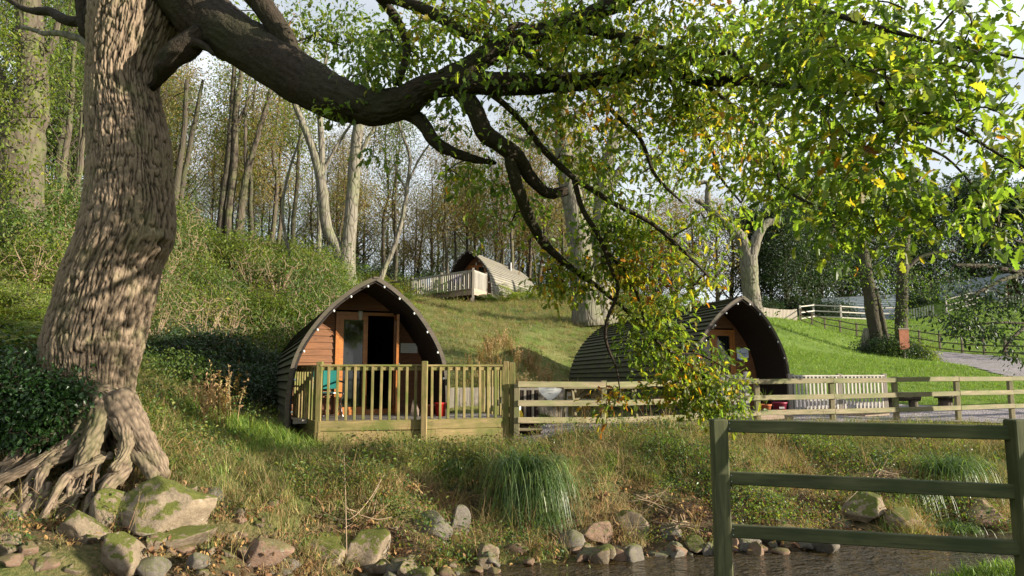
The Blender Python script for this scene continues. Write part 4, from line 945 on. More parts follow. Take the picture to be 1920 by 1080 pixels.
def cluster_leaves(r, centers, tips, per, size, rad, tmpl, autumn, spreadf=1.0):
    """returns pos, rot, scale, colour arrays"""
    n = len(centers); ci = np.repeat(np.arange(n), per); m = len(ci); off = r.normal(size=(m, 3)) * rad * np.array([1, 1, .75]); pos = centers[ci] + off
    o = off / (np.linalg.norm(off, axis=1)[:, None] + 1e-6); rot = leaf_dirs(r, m, o)
    sc = size * r.uniform(.5, 1.25, m); a = autumn[ci] if np.ndim(autumn) else np.full(m, autumn)
    hue = np.clip(r.beta(2, 3, m) * .75 + a * r.random(m) * .9, 0, 1); col = np.stack([hue, r.random(m), np.zeros(m), np.ones(m)], 1)
    return pos, rot, sc, col
# ------------------------------------------------------------------ the old oak
oak = thing('old_oak', 'huge old oak with deeply fissured trunk and limb reaching over the river', 'tree', (W(180, 860, 8.4)[0], 8.4, .3))
OD = 8.5
tr = [(-60, 178, 372), (0, 172, 352), (50, 166, 340), (100, 163, 318), (150, 162, 300), (200, 162, 308), (250, 164, 318), (300, 165, 322), (350, 163, 324), (400, 158, 326), (450, 147, 322), (500, 127, 302), (550, 112, 290), (600, 97, 277), (640, 86, 268), (680, 84, 258), (720, 96, 250), (760, 125, 250), (800, 140, 262), (850, 150, 285)]
ts = crom(np.array(tr, float), 640); nth = 420
cen = np.array([W((a + b) / 2, y, OD - .1 * max(0, (y - 600) / 250)) for y, a, b in ts]); rad = np.array([(b - a) / 2 / pxm(OD) - .045 for y, a, b in ts])
th = np.arange(nth) / nth * 2 * PI
TH, ZZ = np.meshgrid(th, cen[:, 2]); RR = np.repeat(rad[:, None], nth, 1)
P3d = np.stack([np.cos(TH) * .6, np.sin(TH) * .6, ZZ * .9], -1)
RR = RR * (1 + .05 * fbm(P3d * 1.6, 41, 3)) 
lowf = np.clip((1.6 - ZZ) / 1.4, 0, 1); RR = RR * (1 + lowf * (.16 * np.sin(TH * 7 + 1) + .10 * np.sin(TH * 4 + 2.)))
# burr where the photo shows a knot on the sunny edge
kz = W(310, 460, OD)[2]; dth = np.angle(np.exp(1j * (TH - (-.25)))); kn = np.exp(-((ZZ - kz) / .13) ** 2 - (dth / .32) ** 2); hole = np.exp(-((ZZ - kz) / .045) ** 2 - (dth / .11) ** 2)
RR = RR + .065 * kn - .13 * hole + kn * .03 * fbm(P3d * 12, 8, 3)
wob = fbm(P3d * np.array([3, 3, 1.6]), 12, 3)
rdg = lambda q, f, sd: 1 - np.abs(vnoise(q * f, sd)) * 2.2
cyl = np.stack([np.cos(TH) * .55 + wob * .035, np.sin(TH) * .55 + wob * .035, ZZ * .17 + wob * .02], -1)
ncell = 80; f1, f2, hc = voro(TH / (2 * PI) * ncell + wob * 1.5, ZZ * 4.4 + wob * 1.2 + fbm(P3d * 5, 99, 2) * .8, 5, ncell); e = np.clip((f2 - f1) / .45, 0, 1)
r1 = 1 - np.clip(rdg(cyl, 34, 71), 0, 1); r2 = 1 - np.clip(rdg(cyl + 5, 70, 72), 0, 1)      # thin deep furrows along the grain
hgt = np.clip((.58 * r1 ** .6 + .24 * e ** .6) + .22 * r2 ** .7 + .10 * (hc - .5) + .08 * fbm(P3d * 18, 6, 2), 0, 1.05)
RR = RR + (hgt - .6) * .056 + .005 * fbm(P3d * 40, 3, 2)
V = np.stack([cen[:, None, 0] + np.cos(TH) * RR, cen[:, None, 1] + np.sin(TH) * RR, ZZ], -1)
moss = np.clip((.9 - ZZ) / .9, 0, 1) * .5 * np.clip(fbm(P3d * 3, 50, 3) + .4, 0, 1)
colv = np.stack([np.clip((hgt - .40) * 2.4, 0, 1), moss, hc, np.ones_like(hc)], -1).reshape(-1, 4)
nr_ = len(cen); i = np.arange(nr_ - 1)[:, None]; j = np.arange(nth)[None]; k_ = (j + 1) % nth
Q = np.stack(np.broadcast_arrays(i * nth + j, (i + 1) * nth + j, (i + 1) * nth + k_, i * nth + k_), -1).reshape(-1, 4)
put('trunk', mesh('trunk', V.reshape(-1, 3), Q, (M['oak'],), True, colv), oak)
def dmap(px, D):
    px = np.asarray(px, float); s1 = np.clip((px - 880) / 200, 0, 1); s2 = np.clip((px - 1330) / 260, 0, 1); s1 = s1 * s1 * (3 - 2 * s1); s2 = s2 * s2 * (3 - 2 * s2)
    return (D + .85 * s1) * (1 - s2) + D * .87 * s2
def limb(name, pts, parent, mat=None, ns=None, rough=.12, seed=1, end=None, n=None):
    """pts: (px, py, D, width px) along the branch"""
    pts = np.array(pts, float); Wp = np.array([W(a, b, d) for a, b, d, w_ in pts]); R = pts[:, 3] / 2 / pxm(pts[:, 2])
    Lg = np.sum(np.linalg.norm(np.diff(Wp, axis=0), axis=1)); n = n or int(max(8, Lg / max(.03 if name == 'root' else .05, R.mean() * (.2 if name == 'root' else .35)))); n = min(n, 160); C4 = crom(np.column_stack([Wp, R]), n)
    P, Rr = C4[:, :3], np.maximum(C4[:, 3], .002); ns = ns or int(min(72, max(10 if name == 'root' else 6, R.max() * (520 if name == 'root' else 260))))
    rr = rng(seed); P = P + fbm(P * 2.5, seed, 2)[:, None] * Rr[:, None] * .35 * np.array([1, .6, 1]) * (Rr[:, None] < .12)
    hcol = []
    def bump(V_, a):
        big = fbm(V_ * (1.2 / max(R.mean(), .02)) * .35, seed, 3) * rough; fine = 0
        if name == 'root':
            nc = max(5, int(R.mean() * 2 * PI / .045)); Lc = np.cumsum(np.r_[0, np.linalg.norm(np.diff(P, axis=0), axis=1)])[:, None]; wb = fbm(V_ * 5, seed, 2)
            a1, a2, _ = voro(a[None] / (2 * PI) * nc + wb * 1.2 + 0 * Lc, Lc * 7 + wb + 0 * a[None], 2, nc); hg = .62 * np.clip((a2 - a1) / .4, 0, 1) ** .6 + .3 + .35 * fbm(V_ * 24, seed, 3)
            hcol.append(np.clip((hg - .3) * 1.35, 0, 1)); return big * Rr[:, None] + (hg - .7) * min(.03, R.mean() * .45)
        if R.max() > .05:
            U = a[None] / (2 * PI) * ns / 3. + fbm(V_ * 4, 3, 2) * 1.6; Lc = np.cumsum(np.r_[0, np.linalg.norm(np.diff(P, axis=0), axis=1)])[:, None]
            a1, a2, _ = voro(U + 0 * Lc, Lc * 4.5 + fbm(V_ * 5, 4, 2), 2, int(ns / 3)); fine = (np.clip((a2 - a1) / .4, 0, 1) - .6) * .028 * min(1, R.max() / .2)
        return big * Rr[:, None] + fine
    V, Fs = tube(P, Rr, ns, bump); cc = None
    if hcol: g_ = np.clip(fbm(V * 3, 50, 3) * .8 + .05, 0, .5); cc = np.column_stack([np.r_[hcol[0].ravel(), .5, .5], g_, g_ * 0, g_ * 0 + 1]); mat = M['oak']
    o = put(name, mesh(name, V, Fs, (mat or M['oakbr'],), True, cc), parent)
    return P, Rr
SK = []   # skeleton nodes for the foliage
def L_(pts, seed=1, name='branch', skel=True, mat=None, rough=.12):
    pts = [(a_, b_, float(dmap(a_, d_)), w_) for a_, b_, d_, w_ in pts]
    P, R = limb(name, pts, oak, mat, seed=seed, rough=rough)
    if skel: SK.append(P[:: max(1, int(len(P) / (np.sum(np.linalg.norm(np.diff(P, axis=0), axis=1)) / .12 + 1)))])
    return P
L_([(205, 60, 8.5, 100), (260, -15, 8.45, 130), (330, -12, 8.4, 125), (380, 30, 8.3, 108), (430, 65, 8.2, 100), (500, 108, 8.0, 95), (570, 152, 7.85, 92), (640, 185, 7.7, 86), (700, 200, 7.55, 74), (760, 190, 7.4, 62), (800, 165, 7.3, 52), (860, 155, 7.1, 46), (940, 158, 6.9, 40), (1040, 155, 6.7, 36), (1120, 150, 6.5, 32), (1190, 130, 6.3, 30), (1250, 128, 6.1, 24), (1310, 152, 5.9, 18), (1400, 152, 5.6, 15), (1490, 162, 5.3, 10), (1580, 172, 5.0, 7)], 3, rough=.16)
L_([(790, 170, 7.3, 40), (860, 140, 7.1, 46), (900, 112, 7.0, 42), (960, 80, 6.8, 40), (1040, 55, 6.6, 38), (1100, 32, 6.4, 34), (1160, 5, 6.2, 30), (1240, -30, 6.0, 26), (1340, -70, 5.6, 18)], 4)
L_([(1050, 48, 6.6, 26), (1140, 62, 6.35, 22), (1220, 88, 6.15, 20), (1290, 108, 5.95, 17), (1350, 142, 5.8, 14), (1430, 158, 5.5, 12), (1490, 160, 5.4, 7)], 5)
L_([(700, 205, 7.55, 44), (770, 215, 7.5, 28), (815, 262, 7.5, 24), (845, 282, 7.5, 20), (885, 297, 7.55, 14), (930, 306, 7.6, 5)], 6)
L_([(845, 150, 7.15, 30), (885, 195, 7.15, 34), (910, 250, 7.2, 34), (950, 284, 7.25, 32), (985, 318, 7.3, 26), (1003, 342, 7.3, 22), (1030, 362, 7.3, 20), (1062, 358, 7.25, 17)], 7)
L_([(955, 290, 7.25, 22), (968, 345, 7.35, 24), (985, 390, 7.45, 22), (1008, 438, 7.6, 18), (1040, 476, 7.7, 14), (1085, 512, 7.8, 10), (1130, 545, 7.9, 8), (1185, 592, 8.0, 7), (1240, 645, 8.1, 6), (1290, 690, 8.2, 5), (1340, 740, 8.3, 3)], 8)
L_([(900, 160, 7.0, 14), (950, 200, 7.0, 12), (990, 242, 7.0, 12), (1030, 290, 7.0, 13), (1070, 328, 7.0, 12), (1110, 355, 7.0, 11), (1160, 385, 7.0, 10), (1220, 418, 7.0, 8), (1280, 470, 7.1, 6), (1330, 520, 7.2, 4)], 9)
L_([(1075, 335, 7.0, 10), (1092, 390, 7.1, 10), (1122, 440, 7.2, 10), (1145, 500, 7.4, 8), (1158, 545, 7.5, 7), (1138, 600, 7.6, 7), (1136, 640, 7.7, 6), (1155, 690, 7.8, 4), (1162, 730, 7.9, 2)], 10)
L_([(1135, 470, 7.35, 7), (1180, 520, 7.5, 7), (1200, 570, 7.7, 6), (1215, 620, 7.8, 5), (1260, 660, 7.9, 5), (1310, 665, 8.0, 4), (1360, 690, 8.0, 2)], 11)
L_([(470, -20, 7.9, 50), (500, 20, 7.9, 42), (530, 65, 7.9, 40), (560, 120, 7.9, 36)], 12)
L_([(690, -30, 7.4, 24), (730, 15, 7.4, 18), (762, 85, 7.5, 14), (745, 160, 7.5, 14)], 13, rough=.2)
L_([(640, -30, 7.3, 26), (750, 0, 7.2, 22), (820, 30, 7.1, 22), (870, 62, 7.0, 18), (920, 78, 6.9, 14), (960, 82, 6.8, 12)], 14)
L_([(940, 75, 6.7, 10), (960, 50, 6.6, 14), (985, 48, 6.6, 10), (1010, 62, 6.6, 6)], 15)
L_([(960, 92, 6.75, 14), (1000, 110, 6.6, 12), (1040, 140, 6.5, 10)], 16)
L_([(1290, 120, 5.9, 10), (1370, 98, 5.5, 10), (1400, 138, 5.3, 9), (1440, 155, 5.2, 8), (1495, 162, 5.0, 5), (1560, 150, 4.8, 3)], 17)
L_([(1560, 170, 5.0, 7), (1630, 182, 4.8, 10), (1680, 205, 4.7, 9), (1740, 213, 4.6, 7), (1810, 250, 4.5, 7), (1885, 296, 4.4, 6), (1960, 330, 4.3, 4)], 18)
L_([(1300, 140, 5.9, 8), (1350, 180, 5.8, 8), (1400, 220, 5.8, 8), (1440, 280, 5.8, 7), (1470, 350, 5.9, 6), (1540, 392, 5.9, 6), (1600, 412, 5.9, 5), (1640, 460, 5.9, 3)], 19)
L_([(1640, 190, 4.8, 7), (1660, 232, 4.9, 7), (1715, 268, 4.9, 6), (1780, 300, 4.9, 5), (1850, 380, 4.9, 3)], 20)
L_([(1500, 160, 5.3, 7), (1580, 240, 5.3, 7), (1640, 310, 5.3, 6), (1700, 370, 5.3, 5), (1760, 430, 5.2, 3)], 21)
L_([(1240, 128, 6.1, 9), (1290, 200, 6.2, 8), (1330, 260, 6.3, 7), (1350, 330, 6.4, 6), (1390, 380, 6.4, 4)], 22)
L_([(1100, 150, 6.6, 10), (1150, 210, 6.6, 9), (1200, 260, 6.6, 8), (1230, 330, 6.6, 7), (1280, 380, 6.7, 4)], 23)
L_([(1240, -30, 6.0, 16), (1400, -20, 5.4, 14), (1540, 20, 5.0, 12), (1680, 60, 4.6, 9), (1800, 90, 4.3, 6), (1920, 110, 4.0, 4)], 24)
L_([(380, 60, 8.1, 40), (350, 85, 8.1, 46), (315, 118, 8.15, 40), (296, 152, 8.3, 20), (280, 170, 8.5, 8)], 25, skel=False, rough=.3)
L_([(300, 135, 8.15, 24), (322, 112, 8.1, 30), (350, 84, 8.05, 30), (378, 84, 8.0, 18), (402, 104, 7.95, 4)], 26, skel=False, rough=.45)
L_([(200, 40, 8.5, 60), (180, 60, 8.5, 60), (178, 0, 8.5, 70), (165, -60, 8.5, 60)], 27, skel=False)
L_([(175, 92, 8.6, 18), (150, 72, 8.7, 14), (115, 62, 8.9, 12), (80, 62, 9.1, 9), (40, 50, 9.3, 6)], 28, mat=M['barkpale'])
L_([(172, 45, 8.6, 20), (130, 38, 8.7, 20), (90, 22, 8.9, 18), (50, 18, 9.1, 12), (0, -10, 9.4, 8)], 29)
# roots gripping the bank
rp_ = [[(175, 740, 8.15, 70), (165, 790, 7.95, 44), (140, 830, 7.8, 34), (100, 850, 7.7, 26), (50, 880, 7.55, 22), (-10, 905, 7.4, 16)],
       [(195, 745, 8.1, 60), (185, 800, 7.85, 42), (165, 850, 7.65, 32), (145, 895, 7.5, 24), (135, 930, 7.4, 18)],
       [(225, 760, 8.1, 74), (250, 800, 7.95, 60), (275, 838, 7.85, 46), (298, 872, 7.8, 34), (312, 893, 7.75, 18)],
       [(205, 770, 8.0, 46), (232, 820, 7.75, 30), (230, 855, 7.65, 24), (212, 885, 7.5, 20)],
       [(245, 860, 7.7, 26), (225, 890, 7.6, 30), (200, 915, 7.45, 28), (185, 945, 7.35, 20)],
       [(150, 790, 7.95, 30), (110, 812, 7.9, 26), (60, 838, 7.8, 20), (20, 870, 7.65, 20), (-20, 880, 7.6, 16)],
       [(170, 800, 7.85, 24), (130, 850, 7.7, 20), (90, 870, 7.6, 20), (60, 900, 7.5, 16), (30, 960, 7.2, 12)],
       [(110, 845, 7.7, 22), (80, 890, 7.5, 18), (75, 930, 7.35, 14), (60, 960, 7.2, 9)],
       [(30, 850, 7.75, 20), (0, 900, 7.5, 18), (-20, 940, 7.3, 14)],
       [(90, 700, 8.3, 60), (40, 740, 8.2, 34), (10, 800, 8.1, 22), (-30, 830, 8.0, 16)],
       [(230, 830, 7.8, 20), (262, 868, 7.7, 22), (285, 900, 7.6, 20), (265, 925, 7.55, 12)],
       [(190, 860, 7.6, 20), (160, 880, 7.5, 20), (120, 900, 7.4, 16), (70, 985, 7.0, 12), (20, 990, 6.9, 14)],
       [(60, 930, 7.35, 18), (40, 970, 7.1, 20), (60, 990, 7.0, 16), (20, 1000, 6.9, 16)],
       [(160, 745, 8.1, 34), (130, 775, 8.0, 24), (150, 800, 7.9, 16), (120, 830, 7.8, 14)]]
for q, rt in enumerate(rp_): limb('root', [(a_, b_, c_ - (.05 if k_ else 0), d_) for k_, (a_, b_, c_, d_) in enumerate(rt)], oak, M['root'], seed=60 + q, rough=.35)
rr = rng(78)
for q in range(26):   # finer roots across the eroded face
    x0 = rr.uniform(-20, 240); y0 = rr.uniform(835, 930); D0 = 7.75 - (y0 - 835) / 100 * .45; dx = rr.uniform(-90, -10)
    limb('root', [(x0, y0, D0, rr.uniform(7, 15)), (x0 + dx * .4, y0 + rr.uniform(5, 30), D0 - .08, rr.uniform(6, 12)), (x0 + dx * .8, y0 + rr.uniform(20, 60), D0 - .22, rr.uniform(4, 9)), (x0 + dx, y0 + rr.uniform(50, 90), D0 - .38, 4)], oak, M['root'], seed=90 + q, rough=.3)
# foliage clusters: (px, py, D, rx, ry, rD, number, autumn share)
blobs = [(640, 50, 8.6, 110, 60, .4, 70, .05), (720, 110, 8.2, 90, 55, .4, 50, .1), (700, 130, 7.3, 70, 40, .2, 22, .05), (480, 30, 8.9, 90, 40, .4, 22, .02), (790, 60, 7.7, 80, 70, .5, 65, .15), (860, 40, 7.0, 80, 60, .8, 40, .25),
         (640, 215, 7.5, 30, 40, .2, 9, .0), (705, 285, 7.5, 25, 40, .2, 7, 0), (850, 200, 7.2, 50, 50, .4, 16, .2),
         (880, 330, 7.8, 50, 60, .6, 24, .1), (980, 110, 6.8, 100, 80, .9, 60, .25), (1080, 60, 6.4, 110, 90, 1.0, 75, .3), (1060, 210, 6.9, 100, 70, .9, 50, .2), (1180, 120, 6.3, 110, 90, 1.0, 75, .25),
         (960, 400, 8.0, 60, 50, .5, 22, .1), (1100, 300, 7.4, 100, 60, .9, 38, .1), (1045, 505, 7.9, 40, 40, .4, 26, .45), (1060, 540, 8.0, 50, 30, .4, 20, .35), (1240, 300, 6.9, 110, 90, 1.0, 70, .15),
         (1290, 70, 5.8, 120, 90, 1.0, 100, .35), (1400, 200, 5.7, 110, 90, 1.0, 110, .3), (1300, 210, 6.3, 110, 80, .9, 85, .2), (1440, 80, 5.2, 120, 90, .9, 100, .3), (1560, 60, 4.8, 120, 80, .9, 95, .3),
         (1550, 190, 5.2, 120, 90, .9, 110, .25), (1680, 110, 4.7, 120, 90, .9, 95, .3), (1700, 230, 4.9, 120, 90, .9, 105, .25), (1820, 90, 4.3, 110, 90, .8, 75, .35), (1850, 220, 4.6, 110, 90, .9, 85, .3),
         (1560, 310, 5.7, 120, 80, .9, 100, .2), (1450, 340, 6.2, 90, 60, .8, 62, .2), (1700, 360, 5.3, 110, 70, .8, 90, .2), (1840, 350, 4.9, 90, 80, .8, 70, .2), (1640, 420, 5.6, 100, 46, .6, 54, .25), (1790, 415, 5.2, 90, 46, .6, 40, .15), (1880, 405, 5.0, 60, 50, .5, 22, .15),
         (1690, 480, 5.6, 30, 22, .3, 8, .2), (1560, 440, 5.9, 40, 30, .3, 12, .2),
         (1150, 420, 7.4, 70, 60, .7, 40, .2), (1230, 440, 7.3, 80, 60, .7, 44, .25), (1290, 520, 7.5, 50, 40, .5, 22, .1), (1120, 480, 7.6, 60, 40, .5, 22, .3), (1190, 510, 7.6, 60, 50, .5, 36, .45), (1380, 420, 6.8, 60, 40, .5, 16, .1),
         (1220, 600, 7.9, 45, 40, .35, 30, .35), (1250, 640, 8.0, 55, 45, .4, 44, .4), (1200, 660, 7.9, 40, 50, .35, 26, .2), (1280, 695, 8.1, 60, 50, .4, 58, .45), (1330, 735, 8.2, 60, 42, .4, 62, .5), (1355, 665, 8.1, 20, 18, .25, 7, .1), (1370, 770, 8.25, 35, 25, .25, 22, .4), (1180, 590, 7.8, 30, 30, .3, 12, .4),
         (1145, 750, 8.0, 28, 32, .2, 16, .4), (1230, 730, 8.1, 40, 20, .25, 16, .4), (1190, 735, 8.0, 22, 16, .2, 7, .1), (1300, 760, 8.2, 40, 18, .2, 14, .4),
         (1700, -60, 4.8, 260, 50, .9, 40, .2), (1250, -60, 5.8, 260, 50, .9, 60, .2), (800, -50, 6.8, 220, 40, .9, 50, .1)]
rr = rng(2024); C = []; Au = []
for (px, py, D, rx, ry, rD, n, au) in blobs:
    n = int(n * (.80 if px < 850 else .72 if py > 560 else 1.05 if px < 1480 else .42)); u_ = rr.normal(size=(n, 3)) * .52; u_ = np.clip(u_, -1.2, 1.2)
    for a_, b_, c_ in u_: x_ = px + a_ * rx; C.append(W(x_, py + b_ * ry, float(dmap(x_, D)) + c_ * rD * .6)); Au.append(au)
C = np.array(C); Au = np.array(Au)
# loosely attract clusters into sprays so that gaps stay open
sp_ = fbm(C * 1.7, 21, 3); keep = (sp_ > -.2) | (rr.random(len(C)) < .25); C = C[keep]; Au = Au[keep]
Au = np.clip(Au * 1.3 + .04 + fbm(C * 1.1, 61, 2) * .8, 0, 1)
A_, cnt, paths, tips = attach(np.concatenate(SK), C, rr, .22, .05)
put('twigs', shoots_mesh('twigs', A_, cnt, paths, M['twig'], .0028, .46, 4, .022), oak)['kind'] = 'stuff'
per = 13; pos, rot, sc, col = cluster_leaves(rr, C, tips, per, .088, .10, OAKL, Au)
dd = pos - np.array([0, 0, CAMZ]); zc = dd[:, 1] * CP + dd[:, 2] * SP; sx = 960 + F * dd[:, 0] / zc; sy = 540 - F * (dd[:, 2] * CP - dd[:, 1] * SP) / zc
inv = (sx > 20) & (sx < 1900) & (sy > 10) & (sy < 800); app = np.where(inv, sc / zc, 0); big = np.argsort(-app)[:300]; rest = np.ones(len(pos), bool); rest[big] = False
OAK2 = OAKL[0].copy(); OAK2[:, 2] = OAK2[:, 2] * 1.2 - .35 * OAK2[:, 1] ** 2.5 + .12 * OAK2[:, 0] * OAK2[:, 1]; OAK2[:, 0] *= .82; OAK2 = (OAK2, OAKL[1]); mbf = MB()
for tm_, sel in ((OAKL, np.arange(len(pos)) % 2 == 0), (OAK2, np.arange(len(pos)) % 2 == 1)): mbf.add(*spread(*tm_, pos[rest & sel], rot[rest & sel], sc[rest & sel], col[rest & sel]))
put('foliage', mbf.mesh('foliage', (M['leaf_oak'],)), oak)['kind'] = 'stuff'
lm = [mesh('leaf', *OAKL, (M['leaf_oak'],), False, np.tile((h_, g_, 0, 1), (len(OAKL[0]), 1))) for h_, g_ in [(.15, .5), (.3, .8), (.42, .3), (.5, .7), (.62, .5), (.72, .9), (.85, .5), (.95, .4)]]
hs = np.array([.15, .3, .42, .5, .62, .72, .85, .95])
for b_ in big:
    o = bpy.data.objects.new('leaf', lm[int(np.argmin(abs(hs - col[b_, 0])))]); COL.objects.link(o); o.parent = oak
    m4 = Matrix([list(rot[b_][i] * sc[b_]) + [pos[b_][i] - oak.location[i]] for i in range(3)] + [[0, 0, 0, 1]]); o.matrix_basis = m4
# ------------------------------------------------------------------ woodland
def tree_variant(seed, h, r0, cs, nbr, ncl, per, lsz, crad, lmat, bmat, label, name='slender_tree', twigm=None, lean=.09, au=.3, wd=.22):
    r = rng(seed); t = thing(name, label, 'tree', (0, 0, 0))
    z = np.linspace(-.4, h, 14); dx = np.cumsum(r.normal(size=(14, 2)) * lean * h / 14, axis=0); P = np.column_stack([dx - dx[1], z]); R = r0 * (1 - .9 * np.clip(z / h, 0, 1) ** 1.1); R[0] *= 1.5; R[1] *= 1.15
    V, Fs = tube(crom(P, 26), np.interp(np.linspace(0, 1, 26), np.linspace(0, 1, 14), R), 8); put('trunk', mesh('trunk', V, Fs, (bmat,), True), t, world=False)
    Pn = crom(P, 60); sk = [Pn]; mb = MB()
    for k in range(nbr):
        f = r.uniform(cs, .97); p = P[0] * 0 + np.array([np.interp(f * h, z, P[:, 0]), np.interp(f * h, z, P[:, 1]), f * h]); a = r.uniform(0, 2 * PI); ln = h * wd * (1.15 - f * .75) * r.uniform(.6, 1.2)
        q = np.array([p + np.array([math.cos(a), math.sin(a), 0]) * ln * s_ + np.array([0, 0, 1]) * ln * (s_ * .9 + .25 * s_ * s_) + r.normal(size=3) * ln * .05 for s_ in np.linspace(0, 1, 5)]); q[0] = p
        V, Fs = tube(q, np.linspace(r0 * .30 * (1.1 - f), .008, 5), 4, cap=False); mb.add(V, Fs); sk.append(q[1:])
    sk = np.concatenate(sk); tipn = sk[60:]; C = tipn[r.integers(0, len(tipn), ncl)] + r.normal(size=(ncl, 3)) * crad * 1.4
    A, cnt, paths, tips = attach(sk, C, r, .5, .02); sm = shoots_mesh('b', A, cnt, paths, twigm or bmat, .006, .4, 3, r0 * .2)
    nv = len(sm.vertices); cb = np.empty(nv * 3); sm.vertices.foreach_get('co', cb); qv = np.empty(len(sm.polygons) * 4, int); sm.polygons.foreach_get('vertices', qv); mb.add(cb.reshape(-1, 3), [qv.reshape(-1, 4)]); bpy.data.meshes.remove(sm)
    put('branches', mb.mesh('branches', (twigm or bmat,), True), t, world=False)['kind'] = 'stuff'
    if per:
        pos, rot, sc, col = cluster_leaves(r, C, tips, per, lsz, crad, DIAM, au); V, Fs, Cc = spread(*DIAM, pos, rot, sc, col); put('crown', mesh('crown', V, Fs, (lmat,), False, Cc), t, world=False)['kind'] = 'stuff'
    return t
BR, GR, DK, YE = M['leaf_brown'], M['leaf_green'], M['leaf_dark'], M['leaf_yel']
LB = 'slender bare-stemmed tree with thin brown autumn leaves in the hillside wood'
LG = 'slender tree with thin green leaves in the hillside wood'
LN = 'slender nearly leafless tree in the hillside wood'
LE = 'dense dark evergreen tree at the wood edge behind the lawn'
LO = 'rounded russet autumn tree behind the second cabin'
LW = 'full green broadleaf tree at the left of the wood'
G1, G2, G3 = 'slender trees in the hillside wood', 'dark evergreens behind the lawn', 'russet trees behind the cabins'
vb = [tree_variant(300 + k, 13 + k * .6, .13 + .02 * k, .30, 28, 260, 17, .16, .40, BR, M['barkdark'] if k != 1 else M['barkmid'], LB, twigm=M['barkmid'], wd=.15) for k in range(3)]
vg = [tree_variant(320 + k, 12.5, .14, .35, 26, 240, 18, .15, .40, (GR, YE)[k], M['barkdark'], LG, twigm=M['barkdark'], wd=.16) for k in range(2)]
VFAR = 1
vn = [tree_variant(340 + k, 13.5, .12 + .02 * k, .30, 36, 320, 9, .14, .42, BR, (M['barkmid'], M['barkdark'])[k], LN, twigm=M['barkmid'], wd=.16) for k in range(2)]
ve = [tree_variant(360 + k, 10, .22, .03, 70, 520, 26, .22, .45, DK, M['barkdark'], LE, 'evergreen_tree', wd=.24) for k in range(2)]
vo = [tree_variant(380 + k, 9.5, .2, .10, 44, 330, 15, .17, .42, BR, M['barkdark'], LO, 'autumn_tree', wd=.30) for k in range(2)]
vw = [tree_variant(390 + k, 11, .2, .12, 50, 380, 16, .17, .45, GR, M['barkdark'], LW, 'green_tree', wd=.28) for k in range(2)]
used = set()
def plant(var, x, y, label, group, sc=1., rz=None, sink=.15):
    loc = (x, y, H(x, y) - sink); rz = random.uniform(0, 6.28) if rz is None else rz
    if id(var) not in used: used.add(id(var)); var.location = loc; var.rotation_euler = (0, 0, rz); var.scale = (sc,) * 3; var['group'] = group; var['label'] = label; return var
    return dup(var, loc, rz, label, group, sc)
random.seed(5); rr = rng(51); placed = []
def far_enough(x, y, d): return all((x - a) ** 2 + (y - b) ** 2 > d * d for a, b in placed)
n_ = 0
for k in range(900):
    px = rr.uniform(60, 1120); D = rr.uniform(31, 66) if px < 620 else rr.uniform(46, 72)
    if px > 700 and D < 49: continue
    if 425 < px < 500 and D < 36: continue
    if 560 < px < 780 and D < 40: continue
    x = (px - 960) / F * D
    if x > (D - 30) * .22 + 2 or not far_enough(x, D, 1.25): continue
    placed.append((x, D)); q = rr.random(); var, lb = ((vb[rr.integers(3)], LB) if q < .45 else (vn[rr.integers(2)], LN) if q < .80 else (vg[rr.integers(2)], LG)) if px > 210 else (vg[rr.integers(2)], LG)
    plant(var, x, D, lb, G1, rr.uniform(.8, 1.2)); n_ += 1
    if n_ > 88: break
for (px, D, sc) in [(110, 26, .9), (-60, 24, 1.), (190, 34, 1.0), (130, 38, 1.1), (-120, 30, 1.2), (60, 33, 1.1), (250, 46, 1.1), (20, 26, .8), (325, 44, .9)]:
    g = G(px, D); plant(vw[int(px) % 2], g.x, g.y, LW, 'green trees left of the wood', sc)
for k in range(46):
    px = 180 + k * 24 + rr.uniform(-10, 10); D = rr.uniform(72, 92); g = G(px, D); q = rr.integers(4)
    if q < 1: plant(vo[q % 2], g.x, g.y, 'far russet tree closing the view behind the hillside wood', 'far trees behind the hillside wood', rr.uniform(.9, 1.3))
    else: plant(vw[q % 2], g.x, g.y, 'far green tree closing the view behind the hillside wood', 'far trees behind the hillside wood', rr.uniform(.8, 1.15))
for (px, D, sc) in [(1445, 66, 1.0), (1478, 63, 1.05), (1512, 66, 1.15), (1545, 68, 1.1), (1580, 72, 1.3), (1630, 73, 1.3), (1690, 75, 1.3), (1750, 76, 1.3), (1820, 77, 1.4), (1890, 76, 1.3), (1960, 74, 1.3), (1412, 68, 1.), (1530, 78, 1.4), (1600, 82, 1.5), (1720, 84, 1.5), (1850, 84, 1.5), (2030, 76, 1.3)]:
    g = G(px, D); plant(ve[int(px) % 2], g.x, g.y, LE, G2, sc)
for (px, D, sc) in [(1262, 62, 1.05), (1300, 66, 1.15), (1345, 64, 1.1), (1375, 70, 1.2), (1228, 68, 1.1), (1190, 74, 1.0), (1080, 74, .95), (1130, 72, 1.0), (1420, 76, 1.2)]:
    g = G(px, D); plant(vo[int(px) % 2], g.x, g.y, LO, G3, sc)
